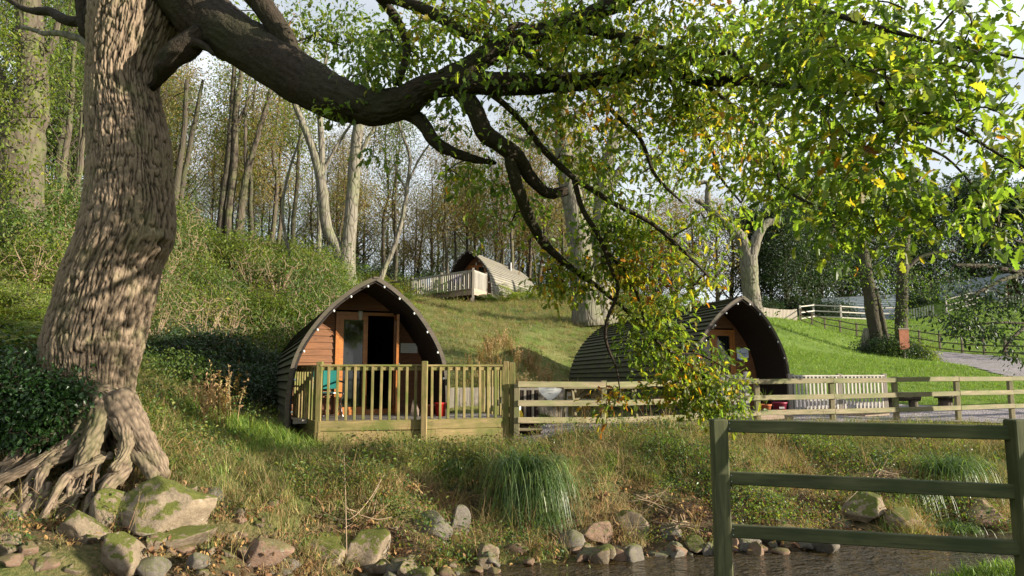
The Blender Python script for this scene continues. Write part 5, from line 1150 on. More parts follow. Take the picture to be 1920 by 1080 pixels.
# traced single trees
def traced(name, label, base, branches, blobs_, bark, lmat, lsz, per, crad, seed, tmpl=DIAM, group=None, au=.2, twig=None, r0=.005, extra=None):
    t = thing(name, label, 'tree', base, 0, group); r = rng(seed); sk = []
    for q, b in enumerate(branches):
        P, R = limb('trunk' if q == 0 else 'branch', b, t, bark, seed=seed + q, rough=.14, ns=None if b[0][2] < 20 else 14, n=None if b[0][2] < 20 else 26); sk.append(P)
    if blobs_:
        C = []; 
        for (px, py, D, rx, ry, rD, n) in blobs_:
            u_ = np.clip(r.normal(size=(n, 3)) * .55, -1.3, 1.3)
            for a_, b_, c_ in u_: C.append(W(px + a_ * rx, py + b_ * ry, D + c_ * rD))
        C = np.array(C); s_ = fbm(C * .9, seed, 3); C = C[(s_ > -.25) | (r.random(len(C)) < .3)]; sk = np.concatenate(sk)
        A, cnt, paths, tips = attach(sk, C, r, .6, .03); put('twigs', shoots_mesh('twigs', A, cnt, paths, twig or bark, r0, .45, 3, .05), t)['kind'] = 'stuff'
        pos, rot, sc, col = cluster_leaves(r, C, tips, per, lsz, crad, tmpl, au); V, Fs, Cc = spread(*tmpl, pos, rot, sc, col); put('foliage', mesh('foliage', V, Fs, (lmat,), False, Cc), t)['kind'] = 'stuff'
    return t
D = 27; traced('forked_tree', 'tall pale forked tree on the bank above the nearest cabin, two leaning stems', W(652, 535, D),
    [[(655, 545, D, 40), (650, 505, D, 32), (655, 440, D, 27), (662, 350, D, 24), (668, 270, D, 22), (680, 180, D, 16), (700, 60, D, 9)],
     [(650, 510, D, 28), (635, 470, D, 24), (613, 425, D, 22), (604, 350, D, 20), (590, 290, D, 17), (565, 225, D, 12), (540, 160, D, 8), (500, 60, D, 4)],
     [(604, 350, D, 14), (603, 270, D, 12), (600, 200, D, 10), (612, 100, D, 7)], [(665, 320, D, 9), (690, 260, D, 7), (730, 200, D, 4)], [(600, 330, D, 8), (640, 260, D, 6), (660, 230, D, 4)]],
    [(600, 90, D, 90, 70, 1.5, 60), (700, 110, D, 80, 60, 1.5, 45), (540, 150, D, 60, 40, 1., 20)], M['barkpale'], YE, .16, 8, .3, 501, au=.1)
D = 28.5; traced('thin_birch', 'thin pale crooked birch leaning beside the terrace deck', W(712, 525, D),
    [[(712, 530, D, 12), (722, 500, D, 10), (742, 455, D, 9), (757, 395, D, 8), (765, 340, D, 7), (768, 290, D, 6), (750, 240, D, 4), (745, 200, D, 3)], [(766, 340, D, 5), (785, 300, D, 4), (805, 270, D, 3)], [(762, 360, D, 4), (745, 320, D, 3), (738, 290, D, 2)]],
    [(770, 260, D, 40, 30, .8, 14)], M['barkpale'], BR, .12, 5, .25, 511)
D = 29.5
for q, (b, lab) in enumerate([([[(412, 470, D, 16), (415, 400, D, 13), (428, 300, D, 12), (435, 200, D, 10), (440, 110, D, 6)]], 'dark straight stem leftmost of the close clump of stems on the bank'),
    ([[(430, 468, D, 20), (430, 400, D, 15), (440, 300, D, 13), (442, 220, D, 12), (455, 110, D, 7)], [(441, 240, D, 6), (470, 180, D, 4)]], 'greenish straight stem in the middle of the close clump on the bank'),
    ([[(444, 472, D, 20), (452, 400, D, 15), (462, 330, D, 13), (485, 250, D, 10), (510, 160, D, 6)], [(462, 330, D, 8), (460, 220, D, 6), (470, 140, D, 3)]], 'pale-footed stem rightmost of the close clump on the bank'),
    ([[(322, 410, 27, 14), (335, 320, 27, 12), (345, 240, 27, 10), (350, 150, 27, 7)]], 'dark stem rising just right of the big oak trunk'),
    ([[(335, 415, 28, 12), (345, 330, 28, 10), (365, 230, 28, 8), (380, 150, 28, 5)]], 'second dark stem right of the big oak trunk, leaning outward'),
    ([[(547, 488, 28, 7), (535, 440, 28, 6), (530, 380, 28, 6), (545, 310, 28, 5), (570, 240, 28, 3)]], 'thin crooked pale sapling between stem clump and forked tree'),
    ([[(597, 490, 29, 10), (598, 400, 29, 8), (596, 330, 29, 7)]], 'short pale stem left of the forked tree foot')]):
    traced('woodland_stem', lab, W(*b[0][0][:3]), b, [(b[0][-1][0] + 20, b[0][-1][1] + 60, D, 60, 70, 1.5, 30)], M['barkpale'] if q in (5, 6) else M['barkdark'] if q in (0, 3, 4) else M['barkmid'], BR if q % 2 else GR, .14, 6, .3, 520 + 7 * q, group=None, twig=M['barkmid'])
D = 27; traced('twin_trunk_tree', 'massive pale grey twin trunked tree on the slope behind the long-roofed cabin', W(1110, 600, D),
    [[(1106, 612, D, 68), (1102, 575, D, 60), (1092, 500, D, 52), (1086, 440, D, 46), (1075, 380, D, 42), (1062, 320, D, 36), (1056, 260, D, 32), (1052, 200, D, 30), (1050, 120, D, 24), (1045, 20, D, 14)],
     [(1128, 604, D + .2, 60), (1126, 560, D, 46), (1124, 480, D, 40), (1128, 420, D, 36), (1132, 340, D, 30), (1150, 260, D, 22), (1180, 160, D, 14), (1200, 60, D, 8)],
     [(1130, 400, D, 20), (1145, 350, D, 18), (1165, 318, D, 16), (1180, 300, D, 8)], [(1060, 300, D, 16), (1020, 280, D, 14), (985, 262, D, 10), (950, 250, D, 6)], [(1056, 240, D, 12), (1100, 200, D, 10), (1150, 180, D, 6)], [(1150, 260, D, 12), (1220, 230, D, 9), (1290, 220, D, 5)]],
    [(1080, 120, D, 130, 90, 2.5, 130), (1210, 140, D, 110, 90, 2.5, 120), (1290, 240, D, 80, 70, 2, 75), (990, 240, D, 70, 60, 1.5, 50), (1250, 330, D, 50, 40, 1.3, 30), (1340, 140, D, 90, 70, 2, 70), (980, 90, D, 80, 60, 2., 50), (1120, 260, D, 80, 50, 1.5, 45)], M['barkpale'], YE, .17, 11, .34, 560, au=.12)
D = 35; traced('pollarded_tree', 'pale pollarded tree with two twisted limbs behind the long-roofed cabin', W(1410, 590, D),
    [[(1412, 592, D, 42), (1409, 560, D, 34), (1405, 520, D, 32), (1404, 480, D, 30)], [(1402, 488, D, 24), (1392, 452, D, 22), (1370, 425, D, 20), (1345, 405, D, 18), (1330, 392, D, 14), (1327, 365, D, 11), (1326, 343, D, 9), (1305, 345, D, 6)],
     [(1406, 486, D, 24), (1418, 450, D, 19), (1430, 425, D, 16), (1442, 417, D, 14), (1462, 416, D, 9)], [(1335, 398, D, 12), (1318, 382, D, 10), (1304, 374, D, 8)], [(1326, 343, D, 5), (1340, 333, D, 4), (1358, 335, D, 3), (1365, 325, D, 2)]],
    [(1352, 388, D, 22, 12, .6, 9), (1335, 345, D, 14, 12, .4, 4)], M['barkpale'], YE, .12, 8, .2, 580)
for (lab, b, bl) in [('leaning dark trunk on the lawn, left one of the two lawn trees', [[(1654, 672, 35.5, 30), (1640, 610, 35.5, 26), (1632, 560, 35.5, 24), (1622, 500, 35.5, 22), (1612, 430, 35.5, 16), (1602, 350, 35.5, 10)], [(1662, 640, 35.3, 12), (1652, 590, 35.3, 10), (1640, 540, 35.3, 9)], [(1622, 500, 35.5, 9), (1650, 460, 35.5, 7), (1690, 430, 35.5, 4)], [(1628, 530, 35.5, 7), (1600, 510, 35.5, 6), (1570, 505, 35.5, 3)]],
     [(1610, 510, 35, 60, 24, 1.6, 46), (1650, 560, 34.5, 24, 16, .8, 10), (1600, 420, 35.5, 80, 60, 2, 45)]),
    ('upright ivy-clad trunk on the lawn, right one of the two lawn trees', [[(1692, 668, 34.5, 24), (1690, 610, 34.5, 22), (1691, 560, 34.5, 21), (1694, 500, 34.5, 18), (1700, 430, 34.5, 12), (1704, 350, 34.5, 7)], [(1694, 510, 34.5, 8), (1730, 480, 34.5, 6), (1790, 470, 34.3, 4)]],
     [(1700, 520, 34, 60, 26, 1.6, 50), (1770, 540, 33.5, 60, 28, 1.6, 50), (1695, 600, 34.1, 10, 40, .3, 22), (1740, 430, 34, 80, 50, 2, 40)])]:
    traced('lawn_tree', lab, W(b[0][0][0], 668, 35), b, bl, M['barkdark'], GR, .16, 10, .26, int(b[0][0][0]), au=.05)
g = W(2080, 700, 14.5)
traced('overhanging_tree', 'small-leaved tree reaching in at the far right over the gravel path', (g[0], 14.5, .4),
    [[(2090, 780, 14.5, 60), (2080, 600, 14.5, 50), (2060, 450, 14.3, 44), (2040, 300, 14.2, 30)], [(2070, 500, 14.3, 26), (1980, 500, 14, 16), (1920, 510, 13.8, 12), (1850, 500, 13.6, 9), (1790, 497, 13.4, 5)], [(1930, 510, 13.8, 9), (1880, 525, 13.6, 8), (1840, 545, 13.4, 6), (1820, 560, 13.3, 4)],
     [(2070, 560, 14, 14), (1990, 590, 13.5, 9), (1930, 610, 13.2, 7), (1900, 632, 13, 5), (1880, 660, 12.9, 3)], [(1925, 606, 13.2, 5), (1870, 605, 13.1, 4), (1830, 608, 13, 3)], [(1990, 500, 14, 8), (1960, 470, 13.8, 6), (1900, 450, 13.6, 4)]],
    [(1900, 560, 13.4, 55, 34, .5, 60), (1830, 560, 13.3, 50, 30, .5, 46), (1790, 600, 13.1, 40, 20, .4, 26), (1840, 620, 13, 45, 22, .4, 40), (1900, 650, 12.9, 30, 26, .35, 22), (1880, 470, 13.6, 60, 34, .5, 34), (1780, 530, 13.3, 40, 20, .4, 22), (1745, 590, 13.2, 14, 12, .2, 5), (1990, 560, 13.6, 60, 60, .6, 40)], M['barkdark'], M['leaf_dark'], .085, 10, .11, 640, SIML, au=.1, r0=.003)
D = 16; traced('gnarled_tree', 'gnarled old tree with burred trunk and yellow-green leaves, leftmost on the bank', W(35, 445, D),
    [[(38, 460, D, 100), (38, 400, D, 84), (42, 330, D, 76), (38, 280, D, 84), (45, 240, D, 74), (60, 190, D, 56), (62, 130, D, 50), (58, 60, D, 48), (50, -20, D, 40)], [(60, 250, D, 30), (78, 225, D, 26), (84, 200, D, 12)], [(30, 290, D, 36), (8, 270, D, 26), (-10, 230, D, 20)], [(60, 130, D, 20), (95, 90, D, 14), (110, 40, D, 8)], [(40, 200, D, 20), (10, 150, D, 14), (-20, 100, D, 8)]],
    [(30, 60, D - .5, 70, 60, 1., 60), (90, 140, D - .6, 40, 50, .7, 30), (15, 180, D - 1, 50, 50, .7, 40), (30, 330, D - 1.2, 60, 40, .5, 40), (5, 250, D - 1, 40, 50, .6, 30), (60, 210, D - .9, 40, 40, .5, 14), (10, 400, D - 1.2, 50, 24, .5, 14)], M['barkmid'], YE, .10, 12, .2, 660, SIML, au=.15)
for q, (px, by, wd_) in enumerate([(118, 330, 13), (150, 320, 9), (135, 420, 11)]):
    traced('woodland_stem', ['brown leaning stem between the gnarled tree and the oak', 'thin stem close to the left side of the oak', 'low dark stem between the gnarled tree and the oak'][q], W(px, by + 90, 24), [[(px - 12, by + 110, 24, wd_ + 2), (px, by, 24, wd_), (px + 14, by - 120, 24, wd_ * .8), (px + 22, by - 260, 24, wd_ * .5)]], [(px, 130, 24, 50, 80, 1.5, 40)], M['barkmid'], GR, .14, 10, .3, 700 + 5 * q)
# ------------------------------------------------------------------ shrubs
def shrub_variant(seed, label, name, cat, rx, rz_, ncl, per, lsz, crad, lmat, tmpl=SIML, stems=9, smat=None, hollow=.5, au=.1, upright=0.):
    r = rng(seed); t = thing(name, label, cat, (0, 0, 0)); u = r.normal(size=(ncl, 3)); u /= np.linalg.norm(u, axis=1)[:, None]; u[:, 2] = np.abs(u[:, 2]); rad_ = r.uniform(hollow, 1, ncl)[:, None] ** .7
    C = u * rad_ * np.array([rx, rx, rz_]) * (1 + .25 * fbm(u * 1.7, seed, 2)[:, None]); C[:, 2] += .08; sk = []
    mb = MB()
    for k in range(stems):
        a = r.uniform(0, 6.28); l_ = r.uniform(.4, .8); q = np.array([(0, 0, -.15), (math.cos(a) * rx * .2 * l_, math.sin(a) * rx * .2 * l_, rz_ * .35 * l_), (math.cos(a) * rx * .6 * l_, math.sin(a) * rx * .6 * l_, rz_ * .8 * l_)]); q = crom(q, 6); V, Fs = tube(q, np.linspace(.018, .006, 6) * rx, 4, cap=False); mb.add(V, Fs); sk.append(q)
    A, cnt, paths, tips = attach(np.concatenate(sk), C, r, .4, .04); sm = shoots_mesh('b', A, cnt, paths, smat or M['twig'], .003, .4, 3, .015)
    cb = np.empty(len(sm.vertices) * 3); sm.vertices.foreach_get('co', cb); qv = np.empty(len(sm.polygons) * 4, int); sm.polygons.foreach_get('vertices', qv); mb.add(cb.reshape(-1, 3), [qv.reshape(-1, 4)])
    put('stems', mb.mesh('stems', (smat or M['twig'],), True), t, world=False)['kind'] = 'stuff'
    pos, rot, sc, col = cluster_leaves(r, C, tips, per, lsz, crad, tmpl, au); V, Fs, Cc = spread(*tmpl, pos, rot, sc, col); put('foliage', mesh('foliage', V, Fs, (lmat,), False, Cc), t, world=False)['kind'] = 'stuff'
    return t
SH = {'bramble': [shrub_variant(801 + k, '', 'shrub', 'shrub', 1.0, .9, 180, 12, .08, .12, M['leaf_green'], hollow=.5) for k in range(2)],
      'pale': [shrub_variant(811 + k, '', 'shrub', 'shrub', .9, 1.1, 170, 11, .075, .12, M['leaf_yel'], au=.05, hollow=.5) for k in range(2)],
      'dark': [shrub_variant(821, '', 'shrub', 'shrub', 1.0, .8, 190, 14, .08, .13, M['leaf_dark'])],
      'sapling': [shrub_variant(831, '', 'sapling', 'sapling', .8, 1.9, 150, 9, .075, .13, M['leaf_green'], stems=14, hollow=.1, smat=M['twigpale'])],
      'twiggy': [shrub_variant(841, '', 'sapling', 'sapling', .9, 1.8, 240, 2, .06, .14, M['leaf_brown'], stems=16, hollow=.1, smat=M['twigpale'])]}
for v in SH.values():
    for t in v: t['label'] = 'shrub'
SL = {'bramble': 'green bramble bush on the wooded bank left of the cabins', 'pale': 'tall pale-leaved bush on the wooded bank left of the cabins', 'dark': 'dark shaded bush low on the bank left of the nearest cabin', 'sapling': 'slim many-stemmed green sapling on the bank between oak and cabin', 'twiggy': 'bare twiggy sapling between oak and nearest cabin'}
def shrub(kind, px, D, sc=1., label=None, group=None, zoff=0.):
    v = SH[kind][random.randrange(len(SH[kind]))]; g = G(px, D); return plant(v, g.x, g.y, label or SL[kind], group or kind + ' bushes on the bank', sc, sink=.12 - zoff)
for a in [(330, 12.5, .8), (300, 15, 1.0), (350, 18, 1.1), (290, 20, 1.1), (330, 23, 1.2), (400, 21, 1.1), (440, 24, 1.1), (370, 26, 1.2), (480, 26, 1.1), (520, 23, 1.1), (560, 21.5, 1.0), (300, 27, 1.3), (600, 24.5, 1.1), (640, 23, .9), (100, 15, 1.0), (60, 13.5, .9), (130, 18, 1.1), (20, 14.5, 1.0), (90, 20, 1.1), (180, 21, 1.2), (0, 18, 1.1), (150, 25, 1.2), (-40, 16, 1.1), (430, 17.5, .8), (250, 22, 1.1), (500, 19.8, .9), (545, 29, 1.0), (490, 31, 1.1), (30, 11.5, .8), (70, 11, .7)]: shrub('bramble' if (int(a[0]) // 10 + int(a[1])) % 5 < 2 else 'pale', a[0], a[1], a[2] * (.65 + .17 * (int(a[0] * 7 + a[1]) % 5)))
for a in [(545, 19.5, 1.1), (590, 20.5, 1.1), (500, 20.5, 1.2), (460, 20, 1.0), (620, 26, 1.0),  (770, 44, 1.2), (830, 47, 1.3), (400, 24, 1.1), (360, 21, 1.1), (580, 27, 1.2),  (50, 17, 1.0), (110, 13.5, .7), (620, 38, 1.4)]: shrub('pale', *a)
for a in [(480, 14.8, .8), (455, 13.9, .8), (425, 14.3, .8), (390, 13.6, .9), (350, 14.6, 1.0), (500, 15.6, .7), (310, 13.8, .8), (470, 16.2, .9), (400, 15.8, 1.0), (560, 44, 1.6), (640, 50, 1.8), (720, 52, 1.8), (480, 42, 1.5), (400, 38, 1.4), (330, 36, 1.4), (800, 55, 1.8), (880, 58, 2.0), (250, 33, 1.4), (960, 58, 1.8), (60, 22, 1.3), (1030, 56, 1.8), ] + [(1425 + 34 * q, 59 + (q * 7) % 9 + (6 if q > 4 else 0), 2.0 + .3 * (q % 3)) for q in range(17)]:
    shrub('dark', a[0], a[1], a[2], 'dark bush at the wood edge behind the lawn fences' if a[0] > 1400 else 'dark bush among the stems of the hillside wood' if a[1] > 20 else None, 'dark bushes in the wood' if a[1] > 20 else None)
for a in [(440, 18.5, 1.0), (300, 17.2, 1.0), (530, 18.3, .8), (340, 20.5, 1.0), (280, 24.5, 1.1), (560, 18.6, 1.1), (600, 19.6, 1.2), (635, 20.6, 1.1), (575, 20.8, 1.3), (500, 17.6, .9), (330, 16, .9), (400, 19, 1.1), (260, 19, 1.2), (470, 24, 1.2), (350, 24, 1.3), (620, 23, 1.2), (120, 16.5, 1.0), (40, 15, .9), (90, 18, 1.1), (170, 20, 1.2)]: shrub('sapling', *a)
shrub('twiggy', 375, 15.3, 1.15, 'bare twiggy sapling in front of the dark bushes between oak and nearest cabin'); shrub('twiggy', 300, 19.0, 1.1, 'brown twiggy sapling on the bank just right of the oak trunk')
shrub('twiggy', 470, 22, 1.1, 'brown twiggy sapling high on the bank above the dark bushes')
for q_, a_ in enumerate([(420, 17.2, 1.0), (350, 22, 1.2), (520, 21.8, 1.2), (290, 14.2, .8), (60, 13, .8), (130, 15.5, .9), (580, 24, 1.2)]): shrub('twiggy', *a_, 'bare brown twiggy sapling among the green bushes of the bank', 'twiggy saplings among the bushes')
for a, l_ in [((1658, 34.6, 1.5), 'dark bush at the foot of the leaning lawn tree'), ((1676, 34.0, 1.35), 'dark bush between the two lawn trees'), ((1694, 33.9, 1.2), 'dark bush at the foot of the ivy-clad lawn tree')]: shrub('dark', a[0], a[1], a[2], l_, 'bushes under the lawn trees')
shrub('pale', 1724, 33.6, 1.0, 'bright yellow-green round bush right of the lawn trees', 'bushes under the lawn trees'); shrub('bramble', 1667, 33.6, .95, 'green bush in front of the two lawn trees', 'bushes under the lawn trees')
# unused prototypes are removed
for v in list(SH.values()) + [vb, vg, vn, ve, vo, vw]:
    for t in v:
        if id(t) not in used:
            for c in list(t.children): bpy.data.objects.remove(c)
            bpy.data.objects.remove(t)
# big shaded ivy bush spilling over the bank in front of the oak
def custom_bush(name, label, cat, base, blobs_, lmat, lsz, per, crad, seed, tmpl=SIML, au=.0, smat=None):
    t = thing(name, label, cat, base); r = rng(seed); C = []
    for (px, py, D, rx, ry, rD, n) in blobs_:
        u_ = np.clip(r.normal(size=(n, 3)) * .55, -1.2, 1.2); C += [W(px + a * rx, py + b * ry, D + c * rD) for a, b, c in u_]
    C = np.array(C); sk = crom(np.array([base, np.array(base) + (0, 0, .2), np.mean(C, 0)]), 8); A, cnt, paths, tips = attach(sk, C, r, .3, .03); put('stems', shoots_mesh('stems', A, cnt, paths, smat or M['twig'], .003, .4, 3, .02), t)['kind'] = 'stuff'
    pos, rot, sc, col = cluster_leaves(r, C, tips, per, lsz, crad, tmpl, au); V, Fs, Cc = spread(*tmpl, pos, rot, sc, col); put('foliage', mesh('foliage', V, Fs, (lmat,), False, Cc), t)['kind'] = 'stuff'
    return t
custom_bush('ivy_bush', 'dense dark glossy ivy bush overhanging the roots at the left of the oak', 'bush', W(20, 800, 8.3), [(30, 700, 8.3, 90, 60, .5, 190), (20, 770, 8.0, 100, 50, .5, 220), (90, 760, 7.9, 70, 50, .4, 150), (60, 815, 7.75, 70, 25, .3, 80), (130, 740, 7.95, 40, 40, .3, 60), (-60, 730, 8.2, 80, 80, .5, 120)], M['leaf_ivy'], .06, 15, .08, 900)
custom_bush('feathery_bush', 'soft feathery green bush on the river bank left of the near fence', 'bush', W(1255, 900, 11.2), [(1250, 850, 11.3, 60, 40, .4, 90), (1300, 870, 11.1, 50, 50, .4, 80), (1240, 910, 10.8, 60, 40, .3, 60), (1330, 900, 10.9, 30, 40, .3, 30)], M['leaf_green'], .045, 18, .10, 910, DIAM)
# ------------------------------------------------------------------ rocks
def ico(sub):
    import bmesh
    bm = bmesh.new(); bmesh.ops.create_icosphere(bm, subdivisions=sub, radius=1); V = np.array([v.co[:] for v in bm.verts]); Fc = np.array([[v.index for v in f.verts] for f in bm.faces]); bm.free(); return V, Fc
IC = {k: ico(k) for k in (2, 3, 4, 5)}
def rockmesh(seed, sub, mat, cuts=9, rough=.10, sharp=.75):
    cuts += 5
    r = rng(seed); V, Fc = IC[sub]; V = V.copy()
    for k in range(cuts):
        n = r.normal(size=3); n /= np.linalg.norm(n); d = r.uniform(sharp - .32, sharp + .08); e = V @ n; V = V - np.maximum(e - d, 0)[:, None] * n * .97
    nrm = V / np.linalg.norm(V, axis=1)[:, None]; V = V + nrm * (fbm(V * 1.6, seed, 4) * rough * 1.3 + fbm(V * 7, seed + 5, 3) * rough * .28)[:, None]
    return mesh('rock', V, Fc, (mat,), True)
RM = [rockmesh(40 + k, 3, M[('rockgrey', 'rock', 'rockred')[k % 3]], 10, .1) for k in range(9)]
def rock(label, px, py, rx, ry, depth=None, me=None, group=None, rz=None, tilt=0., D=None, cat='rock', name='rock'):
    p = Vector(W(px, py, D)) if D else hit(px, py); k = 1 / pxm(p.y); rr_ = rng(int(px * 7 + py)); me = me or RM[rr_.integers(9)]
    o = single(name, me, label, cat, group, None, (p.x, p.y + ry * k * .3, p.z + ry * k * .25)); o.scale = (rx * k * 1.22, (depth or (rx + ry) / 2) * k * 1.2, ry * k * 1.3); o.rotation_euler = (tilt, rr_.uniform(-.15, .15), rz if rz is not None else rr_.uniform(-.3, .3)); return o
big = rockmesh(11, 5, M['rock'], 8, .10, .8)
rock('largest mossy boulder below the oak roots, pale on its sunny side', 288, 972, 92, 58, 80, big, tilt=.1, name='boulder', cat='boulder')
rock('flat tilted slab under the large mossy boulder', 345, 1012, 60, 16, 60, rockmesh(12, 4, M['rock'], 8, .06))
rock('rounded half mossy stone left of the large mossy boulder', 152, 1015, 46, 44, 44, rockmesh(13, 4, M['rock'], 5, .07))
rock('upright brown stone between roots and mossy boulder', 205, 985, 34, 48, 34, rockmesh(14, 4, M['rock'], 8, .08))
rock('reddish stone wedged under the oak root', 165, 962, 28, 18, 24, rockmesh(15, 3, M['rockred'], 6, .06))
rock('mossy wedge of rock at the bottom edge under the oak', 232, 1056, 50, 44, 50, rockmesh(16, 4, M['rock'], 9, .1))
rock('smooth pale cobble at the bottom edge below the mossy boulder', 285, 1076, 34, 18, 28, rockmesh(17, 4, M['rockgrey'], 3, .04))
rock('broad tan boulder face above the water', 604, 1046, 56, 34, 44, rockmesh(18, 4, M['rock'], 9, .08, .8), name='boulder', cat='boulder')
rock('tan boulder right of the broad one, rough and upright', 688, 1056, 48, 40, 44, rockmesh(19, 4, M['rock'], 9, .1, .8), name='boulder', cat='boulder')
rock('reddish crumbling rock left of the broad tan boulder', 490, 1055, 48, 28, 40, rockmesh(20, 4, M['rockred'], 9, .12))
rock('grey-brown upright stone in the dark hollow of the bank', 862, 1004, 20, 34, 24, rockmesh(21, 4, M['rockgrey'], 6, .06))
rock('dark rock behind the upright stone in the bank hollow', 806, 1000, 34, 26, 30, rockmesh(22, 4, M['rockgrey'], 6, .06))
rock('pinkish angular rock right of the sedge clump', 1122, 1014, 38, 22, 30, rockmesh(23, 4, M['rockred'], 10, .08))
rock('flat rock at the waterline right of the sedge clump', 1116, 1040, 44, 12, 24, rockmesh(24, 4, M['rockgrey'], 8, .06))
rock('grey pointed rock at the foot of the sedge clump', 1078, 1032, 26, 24, 24, rockmesh(25, 4, M['rockgrey'], 10, .08))
rock('moss-topped angular rock under the pale dead twigs', 1195, 1008, 40, 34, 36, rockmesh(26, 4, M['rock'], 10, .08, .7))
rock('white-grey boulder below the pale dead twigs', 1262, 1014, 26, 22, 24, rockmesh(27, 4, M['rockgrey'], 7, .06))
rock('small red stone at the waterline near the fence post', 1305, 1018, 12, 10, 10, rockmesh(28, 3, M['rockred'], 7, .06))
rock('thin grey slab lying in the water edge', 1236, 1043, 26, 8, 18, rockmesh(29, 3, M['rockgrey'], 8, .05))
rock('dark wet rock just right of the near fence post', 1392, 1016, 30, 22, 26, rockmesh(30, 4, M['rockgrey'], 8, .07))
rock('pale wet rock second right of the near fence post', 1442, 1016, 32, 20, 26, rockmesh(31, 4, M['rockgrey'], 8, .07))
rock('block-like dark boulder with lit mossy end behind the near fence', 1632, 968, 50, 38, 50, rockmesh(32, 5, M['rock'], 12, .05, .62), name='boulder', cat='boulder', rz=.35)
rock('low flat stone left of the block-like boulder', 1580, 984, 34, 16, 26, rockmesh(33, 4, M['rockgrey'], 8, .06))
rock('dark stone right of the block-like boulder', 1706, 988, 36, 22, 30, rockmesh(34, 4, M['rock'], 8, .07))
rock('crumbling dark earth-covered boulder at the right end of the far bank', 1858, 986, 52, 38, 46, rockmesh(35, 4, M['rockred'], 8, .14), name='boulder', cat='boulder')
rr = rng(909)
GRK = 'loose stones along the water edge'; GRL = 'loose stones on the eroded bank under the oak'
for k in range(150):
    px = rr.uniform(520, 1560); s_ = 4 + 26 * rr.random() ** 3; x = 0
    ds = np.linspace(7.2, 10, 60); ww = np.array([W(px, 700, d)[0] for d in ds]); zz_ = height(ww, ds); j = int(np.argmax(zz_ > WZ - .03)); D = ds[j] + abs(rr.normal()) * .28 - .1
    x = W(px, 700, D)[0]; me = RM[rr.integers(9)]; o = single('rock', me, 'small loose stone at the water edge of the far bank', 'rock', GRK, None, (x, D, H(x, D) + s_ * .002)); kk = s_ / pxm(D); o.scale = (kk * 1.3, kk, kk * .8); o.rotation_euler = (rr.uniform(-.4, .4), rr.uniform(-.4, .4), rr.uniform(0, 6))
for k in range(110):
    px = rr.uniform(-10, 520); py = rr.uniform(900, 1078) if k > 25 else rr.uniform(985, 1078); p = hit(px, py); s_ = rr.uniform(5, 30) ** 1.0 * (1 if px < 400 else .6); me = RM[[1, 1, 4, 7, 2, 5, 8, 4, 0][rr.integers(9)]]; kk = s_ / pxm(p.y)
    o = single('rock', me, 'loose stone on the eroded bank below the oak roots', 'rock', GRL, None, (p.x, p.y, p.z + kk * .15)); o.scale = (kk * rr.uniform(.9, 1.5), kk, kk * rr.uniform(.6, .9)); o.rotation_euler = (rr.uniform(-.4, .4), rr.uniform(-.4, .4), rr.uniform(0, 6))
for k in range(14):
    px = rr.uniform(500, 780); p = hit(px, rr.uniform(930, 1030)); kk = rr.uniform(5, 12) / pxm(p.y); o = single('rock', RM[rr.integers(9)], 'stone poking from the bare soil below the deck', 'rock', 'stones in the bare soil below the deck', None, (p.x, p.y, p.z + kk * .2)); o.scale = (kk * 1.3, kk, kk * .7)
# ------------------------------------------------------------------ tufts, sedges, ferns
def tuft(seed, n, h0, h1, rad, w0, droop, mat, seg=3, lean=.5, hue=(0, 1)):
    r = rng(seed); mb = MB()
    for k in range(n):
        a = r.uniform(0, 2 * PI); b = r.uniform(0, 2 * PI); q = rad * math.sqrt(r.random()); h = r.uniform(h0, h1); l_ = h * r.uniform(.2, 1) * lean; p0 = np.array([math.cos(a) * q, math.sin(a) * q, -.02]); t = np.linspace(0, 1, seg + 1)[:, None]
        d = np.array([math.cos(b), math.sin(b), 0]); P = p0 + d * l_ * t ** 1.6 + np.array([0, 0, 1]) * (h * (t - droop * r.uniform(.3, 1.2) * t ** 2.2)); mb.add(*blade(P, w0 * r.uniform(.6, 1.2)), (float(np.clip(r.uniform(*hue), 0, 1)), r.random(), 0, 1))
    return mb.mesh('tuft', (mat,))
def fern(seed, n=8, L0=.7, mat=None):
    r = rng(seed); mb = MB()
    for k in range(n):
        a = 2 * PI * k / n + r.uniform(-.3, .3); d = np.array([math.cos(a), math.sin(a), 0]); s_ = np.array([-d[1], d[0], 0]); Lf = L0 * r.uniform(.7, 1.1); t = np.linspace(0, 1, 15); P = d[None] * (Lf * .8 * t)[:, None] + np.array([0, 0, 1])[None] * (Lf * (.75 * t - .55 * t ** 2.2))[:, None]; c = (r.uniform(.2, .9), r.random(), 0, 1)
        mb.add(*blade(P[::3], .012), c)
        for i in range(2, 15):
            wl = Lf * .26 * math.sin(PI * (t[i] ** .8)) + .01
            for sg in (-1, 1):
                q = P[i] + sg * s_ * wl + d * wl * .35 - np.array([0, 0, wl * .25]); mb.add([P[i] - d * .012, P[i] + d * .018, q], [np.array([(0, 1, 2)])], c)
    return mb.mesh('fern', (mat or M['leaf_green'],))
def weedmesh(seed, mat, n=26, h=.22, ls=.06, rad=.2):
    r = rng(seed); pos = np.column_stack([r.normal(size=n) * rad * .6, r.normal(size=n) * rad * .6, r.uniform(.02, h, n)]); rot = leaf_dirs(r, n, r.normal(size=(n, 3)) * np.array([1, 1, .3])); col = np.column_stack([r.random(n), r.random(n), np.zeros(n), np.ones(n)])
    V, Fs, C_ = spread(*SIML, pos, rot, ls * r.uniform(.6, 1.3, n), col); return mesh('weed', V, Fs, (mat,), False, C_)
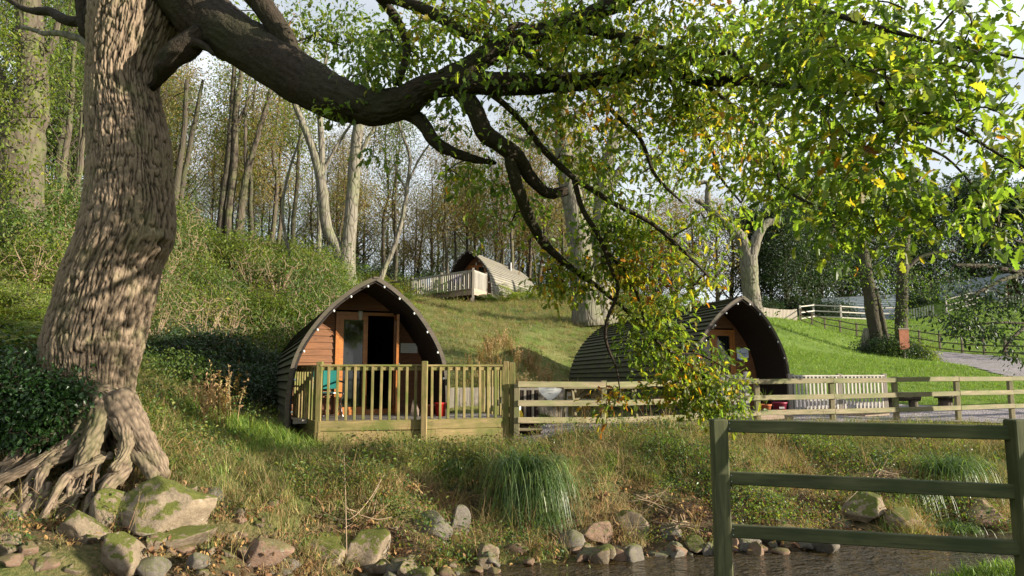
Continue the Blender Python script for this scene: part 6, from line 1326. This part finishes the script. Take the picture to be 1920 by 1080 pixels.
def tallweed(seed, mat, n=9, h=.9):
    r = rng(seed); mb = MB()
    for k in range(n):
        a = r.uniform(0, 6.28); q = r.uniform(0, .16); hh = h * r.uniform(.6, 1.1); P = np.array([(math.cos(a) * q, math.sin(a) * q, -.02), (math.cos(a) * q * 1.6, math.sin(a) * q * 1.6, hh * .6), (math.cos(a) * q * 2.2, math.sin(a) * q * 2.2, hh)]); c = (r.random(), r.random(), 0, 1); mb.add(*blade(P, .012), c)
        m = 22; pz = r.uniform(.45, 1.05, m); C_ = np.stack([np.interp(pz, [0, .6, 1], P[:, i]) for i in range(3)], 1); V, Fs, cc = spread(*DIAM, C_, leaf_dirs(r, m, r.normal(size=(m, 3)), -.4), r.uniform(.03, .07, m), np.column_stack([np.clip(r.normal(.6, .25, m), 0, 1), r.random(m), np.zeros(m), np.ones(m)])); mb.add(V, Fs, cc)
    return mb.mesh('tall_weed', (mat,))
TV = {'lawn': [tuft(1 + k, 26, .03, .085, .11, .007, .2, M['grass'], 2, .9) for k in range(3)],
      'rough': [tuft(11 + k, 30, .12, .38, .15, .009, .45, M['rough'], 3, .9) for k in range(4)],
      'green': [tuft(21 + k, 26, .12, .32, .14, .010, .45, M['grass'], 3, .8) for k in range(2)],
      'dry': [tuft(31 + k, 34, .10, .34, .16, .007, .75, M['dry'], 3, 1.5) for k in range(3)],
      'sedgelet': [tuft(41 + k, 34, .35, .60, .10, .012, .55, M['sedge'], 4, .9) for k in range(2)],
      'fern': [fern(51 + k) for k in range(2)],
      'weed': [weedmesh(61, M['leaf_green'], 40, .2, .035), weedmesh(62, M['leaf_ivy'], 40, .2, .04), weedmesh(63, M['leaf_green'], 46, .3, .045)],
      'litter': [weedmesh(71 + k, M['litter'], 18, .03, .07, .25) for k in range(2)],
      'tallweed': [tallweed(81 + k, M['dry']) for k in range(2)] + [tallweed(85, M['leaf_brown'])],
      'stalk': [tuft(91, 12, .3, .75, .12, .006, .25, M['dry'], 3, .6)]}
_src = {}
def scatter(name, label, cat, kinds, pos, scl, tiltv=None, seed=1):
    """thousands of small plants on given points"""
    ms = [m for k in kinds for m in TV[k]]; n = len(pos); r = rng(seed); me = bpy.data.meshes.new(name); me.vertices.add(n); me.vertices.foreach_set('co', np.asarray(pos, np.float32).ravel()); me.update()
    a = me.attributes.new('rot', 'FLOAT_VECTOR', 'POINT'); e = np.column_stack([r.normal(size=n) * .15, r.normal(size=n) * .15, r.uniform(0, 6.28, n)]); e = e + (tiltv if tiltv is not None else 0); a.data.foreach_set('vector', e.astype(np.float32).ravel())
    a = me.attributes.new('scl', 'FLOAT', 'POINT'); a.data.foreach_set('value', np.asarray(scl, np.float32)); a = me.attributes.new('pick', 'INT', 'POINT'); a.data.foreach_set('value', r.integers(0, len(ms), n).astype(np.int32))
    g = bpy.data.node_groups.new(name, 'GeometryNodeTree'); g.interface.new_socket('Geometry', in_out='INPUT', socket_type='NodeSocketGeometry'); g.interface.new_socket('Geometry', in_out='OUTPUT', socket_type='NodeSocketGeometry')
    N = g.nodes.new; i_ = N('NodeGroupInput'); o_ = N('NodeGroupOutput'); ip = N('GeometryNodeInstanceOnPoints'); jn = N('GeometryNodeJoinGeometry')
    for m in ms:
        if m.name not in _src: _src[m.name] = bpy.data.objects.new('tuft', m)
        oi = N('GeometryNodeObjectInfo'); oi.inputs['Object'].default_value = _src[m.name]; oi.inputs['As Instance'].default_value = True; g.links.new(oi.outputs['Geometry'], jn.inputs[0])
    def at(nm, dt):
        x = N('GeometryNodeInputNamedAttribute'); x.data_type = dt; x.inputs['Name'].default_value = nm; return x.outputs['Attribute']
    ip.inputs['Pick Instance'].default_value = True; er = N('FunctionNodeEulerToRotation'); g.links.new(at('rot', 'FLOAT_VECTOR'), er.inputs[0]); g.links.new(er.outputs[0], ip.inputs['Rotation'])
    g.links.new(at('scl', 'FLOAT'), ip.inputs['Scale']); g.links.new(at('pick', 'INT'), ip.inputs['Instance Index']); g.links.new(i_.outputs[0], ip.inputs['Points']); g.links.new(jn.outputs[0], ip.inputs['Instance']); g.links.new(ip.outputs[0], o_.inputs[0])
    o = single(name, me, label, cat, None, 'stuff'); md = o.modifiers.new('scatter', 'NODES'); md.node_group = g; return o
POLYS = PATHPOLYS + [DECKPOLY]
def podpoly(P, A, hw, Lg, y0=0):
    c, s = math.cos(A), math.sin(A); return [(P[0] + x * c - y * s, P[1] + x * s + y * c) for x, y in ((-hw, y0), (hw, y0), (hw * .85, Lg), (-hw * .85, Lg))]
POLYS += [podpoly(P1, A1, 1.4, 6.1), podpoly(P2, A2, 1.4, 6.3), podpoly(P3, math.radians(-31), 1.4, 5.5), [(UL.x, UL.y + .5), (UR.x, UR.y + .5), (UR.x + 2, UR.y + 5), (UL.x + 3, UL.y + 5)]]
def pts_in(x0, x1, y0, y1, dens, seed, fn=None, view=True):
    r = rng(seed); n = int((x1 - x0) * (y1 - y0) * dens); x = r.uniform(x0, x1, n); y = r.uniform(y0, y1, n)
    if view: k = np.abs(x) < y * .80 + .6; x, y = x[k], y[k]
    ok = np.ones(len(x), bool)
    for p in POLYS: ok &= ~inpoly(x, y, p)
    x, y = x[ok], y[ok]; z = height(x, y); k = z > WZ + .02; x, y, z = x[k], y[k], z[k]
    lw, so, li = zones(x, y, z); w_ = fn(x, y, z, lw, so, li, fbm(np.stack([x, y, x * 0], -1) * .9, seed, 3)); k = r.random(len(x)) < w_; return np.stack([x[k], y[k], z[k]], 1)
U_ = lambda p, a, b, s: rng(s).uniform(a, b, len(p))
p = pts_in(.8, 7, 2.5, 7.0, 420, 1, lambda x, y, z, l, s, t, n: np.clip((z + .5) * 3, 0, 1) * (y < 6.8)); scatter('near_grass', 'short bright lawn grass on the near bank behind the dark green fence', 'grass', ['lawn'], p, U_(p, .6, 1.25, 2), seed=3)
p = np.concatenate([pts_in(3, 22, 17.5, 30, 55, 4, lambda x, y, z, l, s, t, n: l), pts_in(5, 46, 30, 62, 14, 5, lambda x, y, z, l, s, t, n: l * np.clip(1.2 - y / 90, .3, 1))]); scatter('lawn_grass', 'mown green lawn grass on the slope right of the cabins', 'grass', ['lawn'], p, .5 + p[:, 1] * .045 * U_(p, .6, 1.3, 6), seed=7)
p = pts_in(-6.2, -2.4, 9.8, 12.6, 160, 8, lambda x, y, z, l, s, t, n: l); scatter('bank_lawn', 'bright grass patch between oak and nearest deck', 'grass', ['lawn', 'green'], p, U_(p, .6, 1.3, 9), seed=10)
p = pts_in(-7, 12, 7.2, 14.6, 95, 11, lambda x, y, z, l, s, t, n: (1 - l) * np.clip(.62 - .75 * s + n * .9, 0.03, 1) * (y > 7.6 - x * .05)); scatter('bank_grass', 'rough tufted grass over the far river bank', 'grass', ['rough', 'rough', 'green'], p, U_(p, .5, 1.15, 12), seed=13)
p = pts_in(-7, 12, 7.2, 13.6, 85, 14, lambda x, y, z, l, s, t, n: (1 - l) * np.clip(.45 - .25 * s + n * 1.4, 0.03, .9) * np.clip((1.0 - np.abs(z + .35) * .5), 0, 1)); scatter('dry_grass', 'straw coloured dead grass matted on the river bank', 'grass', ['dry', 'dry', 'dry', 'stalk'], p, U_(p, .6, 1.25, 15), np.column_stack([np.full(len(p), -.35), np.zeros(len(p)), np.zeros(len(p))]), seed=16)
p = pts_in(-7, 12, 7.2, 13.6, 60, 17, lambda x, y, z, l, s, t, n: (1 - l) * np.clip(.3 - n * 1.1, 0.03, .9)); pass
q_ = pts_in(-6.5, -2.6, 6.3, 8.6, 130, 101, lambda x, y, z, l, s, t, n: np.clip(.45 + n * 1.5, .05, 1)); scatter('root_grass', 'dead grass and small plants hanging among the oak roots and stones', 'grass', ['dry', 'dry', 'stalk', 'weed', 'rough'], q_, U_(q_, .4, .95, 102), np.column_stack([np.full(len(q_), -.3), np.zeros(len(q_)), np.zeros(len(q_))]), seed=103)
scatter('bank_weeds', 'low leafy weeds and ivy on the river bank', 'weeds', ['weed'], p, U_(p, .6, 1.2, 18), seed=19)
p = pts_in(-7, 9, 6.2, 13, 40, 20, lambda x, y, z, l, s, t, n: np.clip(s + .15, 0, 1) * .9); scatter('bank_litter', 'fallen brown leaves lying on the bare bank soil', 'leaves', ['litter'], p, U_(p, .5, 1.0, 21), seed=22)
p = pts_in(-4.5, 6, 15, 41, 42, 23, lambda x, y, z, l, s, t, n: (1 - l) * np.clip(.75 + n * .4, .3, 1) * (z < 5.2) * np.clip(1.25 - y / 60, .4, 1)); scatter('slope_grass', 'tufty yellow-green grass on the slope below the upper terrace', 'grass', ['rough', 'rough', 'green', 'dry'], p, (.55 + p[:, 1] * .012) * U_(p, .5, 1.1, 24), seed=25)
p = pts_in(-1.6, 2.6, 15.6, 21.5, 26, 26, lambda x, y, z, l, s, t, n: np.clip(.3 + n * 1.6, 0, 1) * (x > -.9 + (y - 17) * .1)); scatter('dock_stems', 'dry pinkish dock and grass stems on the slope between the two cabins', 'weeds', ['tallweed'], p, U_(p, .4, .8, 27), seed=28)
p = np.concatenate([pts_in(-22, -3, 11.5, 32, 13, 29, lambda x, y, z, l, s, t, n: (1 - l) * np.clip(.6 + n * .8, .1, 1) * (x < -3.2 - (y - 16) * .05)), pts_in(-12, -6.2, 8.2, 12, 50, 30, lambda x, y, z, l, s, t, n: .8 + 0 * x)]); scatter('bank_ferns_and_grass', 'mixed ferns and rough grass among the bushes of the wooded bank', 'undergrowth', ['rough', 'green', 'fern', 'weed'], p, U_(p, .5, 1.15, 31), seed=32)
p = pts_in(-60, 14, 33, 72, 2.2, 33, lambda x, y, z, l, s, t, n: np.clip(t + .1, 0, 1) * np.clip(.6 + n, .1, 1)); scatter('woodland_floor_plants', 'undergrowth on the floor of the hillside wood', 'undergrowth', ['rough', 'fern', 'weed', 'dry'], p, U_(p, 1.5, 3.5, 34), seed=35)
p = np.array([hit(a, b, 9, 20) for a, b in [(378, 800), (392, 808), (405, 800), (418, 806), (430, 795), (410, 812), (385, 790), (440, 780)]]); p[:, 2] -= .0; scatter('dead_dock_stalks', 'dark brown dead dock stalks in front of the dark bushes', 'weeds', ['tallweed'], p, U_(p, .75, 1.1, 36), seed=37)
def sedge(label, px, py, D, n, L0, fall, seed, spread_=.25, dirb=(0, -1), mat='sedge'):
    b = np.array(W(px, py, D)) if py else np.array(G(px, D)); r = rng(seed); t = thing('sedge_clump', label, 'sedge', b); mb = MB()
    for k in range(n):
        a = r.uniform(0, 2 * PI); d = np.array([math.cos(a), math.sin(a), 0]) + np.array([dirb[0], dirb[1], 0]) * r.uniform(.2, 1.4); d /= np.linalg.norm(d) + .3; l_ = L0 * r.uniform(.55, 1.15); tt = np.linspace(0, 1, 9)[:, None]
        p0 = b + np.array([r.normal() * spread_ * .4, r.normal() * spread_ * .4, -.05]); f_ = fall * r.uniform(.6, 1.3); P = p0 + d * l_ * (.75 * tt - .22 * tt ** 2) + np.array([0, 0, 1]) * l_ * (.75 * tt - f_ * tt ** 2.1)
        mb.add(*blade(P, .013 * r.uniform(.6, 1.3)), (float(np.clip(r.beta(1.6, 2.6), 0, 1)), r.random(), 0, 1))
    put('blades', mb.mesh('blades', (M[mat],)), t)['kind'] = 'stuff'; return t
sedge('large drooping sedge clump hanging down the bank to the water below the deck end', 985, 878, 10.2, 460, 1.7, 1.12, 1, .45, (.15, -.9))
sedge('long sedge blades falling to the water from the middle of the bank hollow', 995, 0, hit(1000, 925).y - .1, 480, 1.55, 1.0, 21, .4, (.0, -.8))
sedge('lowest drape of sedge blades touching the water', 1005, 0, hit(1010, 965).y - .1, 380, 1.3, 1.0, 22, .35, (.0, -.7))
sedge('second drape of long sedge blades just right of the large clump', 1020, 905, 9.9, 300, 1.3, 1.1, 2, .4, (.1, -1.0))
sedge('dark green sedge clump behind the near fence top rail', 1778, 880, 11.4, 400, 1.5, 1.05, 3, .4, (.3, -.6))
sedge('yellowish hanging sedge tuft above the block-like boulder', 1712, 915, 10.8, 200, 1.1, 1.1, 4, .3, (0, -1))
sedge('low green sedge tuft beside the dark right-hand boulder', 1790, 985, 10.1, 180, .6, 1.0, 5, .35, (-.2, -.6))
sedge('green sedge tuft on the bank edge under the picnic table', 1110, 828, 12.0, 170, .6, .9, 6, .3, (0, -.5))
sedge('small sedge tuft under the right part of the deck', 870, 868, 11.2, 160, .7, 1.0, 7, .35, (.2, -.7))
sedge('dark green grass clump behind the fence end post by the grey boards', 1000, 735, 16.2, 200, .9, .8, 8, .5, (0, -.3))
sedge('shaded sedge clump against the left wall of the nearest cabin', 480, 800, 13.0, 200, .8, .8, 9, .5, (-.2, -.5))
# dead twigs and stalks lying on the bank
def deadtwigs(label, px, py, D, n, L0, seed, flat=.25):
    t = thing('dead_twigs', label, 'twigs', W(px, py, D)); r = rng(seed); mb = MB(); b = np.array(W(px, py, D))
    for k in range(n):
        d = r.normal(size=3) * np.array([1, .6, flat]); d /= np.linalg.norm(d); l_ = L0 * r.uniform(.4, 1.1); p0 = b + r.normal(size=3) * np.array([.12, .08, .05]) * L0; P = crom(np.array([p0 - d * l_ * .4, p0 + r.normal(size=3) * .03, p0 + d * l_ * .6 + np.array([0, 0, -.05])]), 7); V, Fs = tube(P, np.linspace(.007, .003, 7), 4, cap=False); mb.add(V, Fs)
    put('stems', mb.mesh('stems', (M['twigpale'],), True), t)['kind'] = 'stuff'
deadtwigs('pale bundle of dead twigs above the white-grey boulder', 1275, 985, 9.35, 46, .5, 1); deadtwigs('pale dead stalks on the bank below the deck end', 1220, 940, 9.9, 8, .7, 2, .8); deadtwigs('flattened dead reeds left of the dark sedge clump', 1650, 895, 11.2, 90, .8, 3, .12)
deadtwigs('dead stalks in front of the tan boulders', 690, 960, 8.6, 9, .9, 4, .6)
for q, P in enumerate([[(563, 905, 9.0), (600, 955, 8.6), (650, 975, 8.3), (690, 940, 8.5), (720, 890, 9.0)], [(645, 850, 9.6), (648, 940, 8.4), (650, 1040, 7.7)]]):
    V, Fs = tube(crom(np.array([W(*a) for a in P]), 16), np.full(16, .006), 5); o = single('bent_stem', mesh('bent_stem', V, Fs, (M['twigpale'],), True), ['pale bent stem arching over the dead grass bank', 'thin upright stem in front of the tan boulders'][q], 'stem')
print('objects', len(bpy.data.objects))
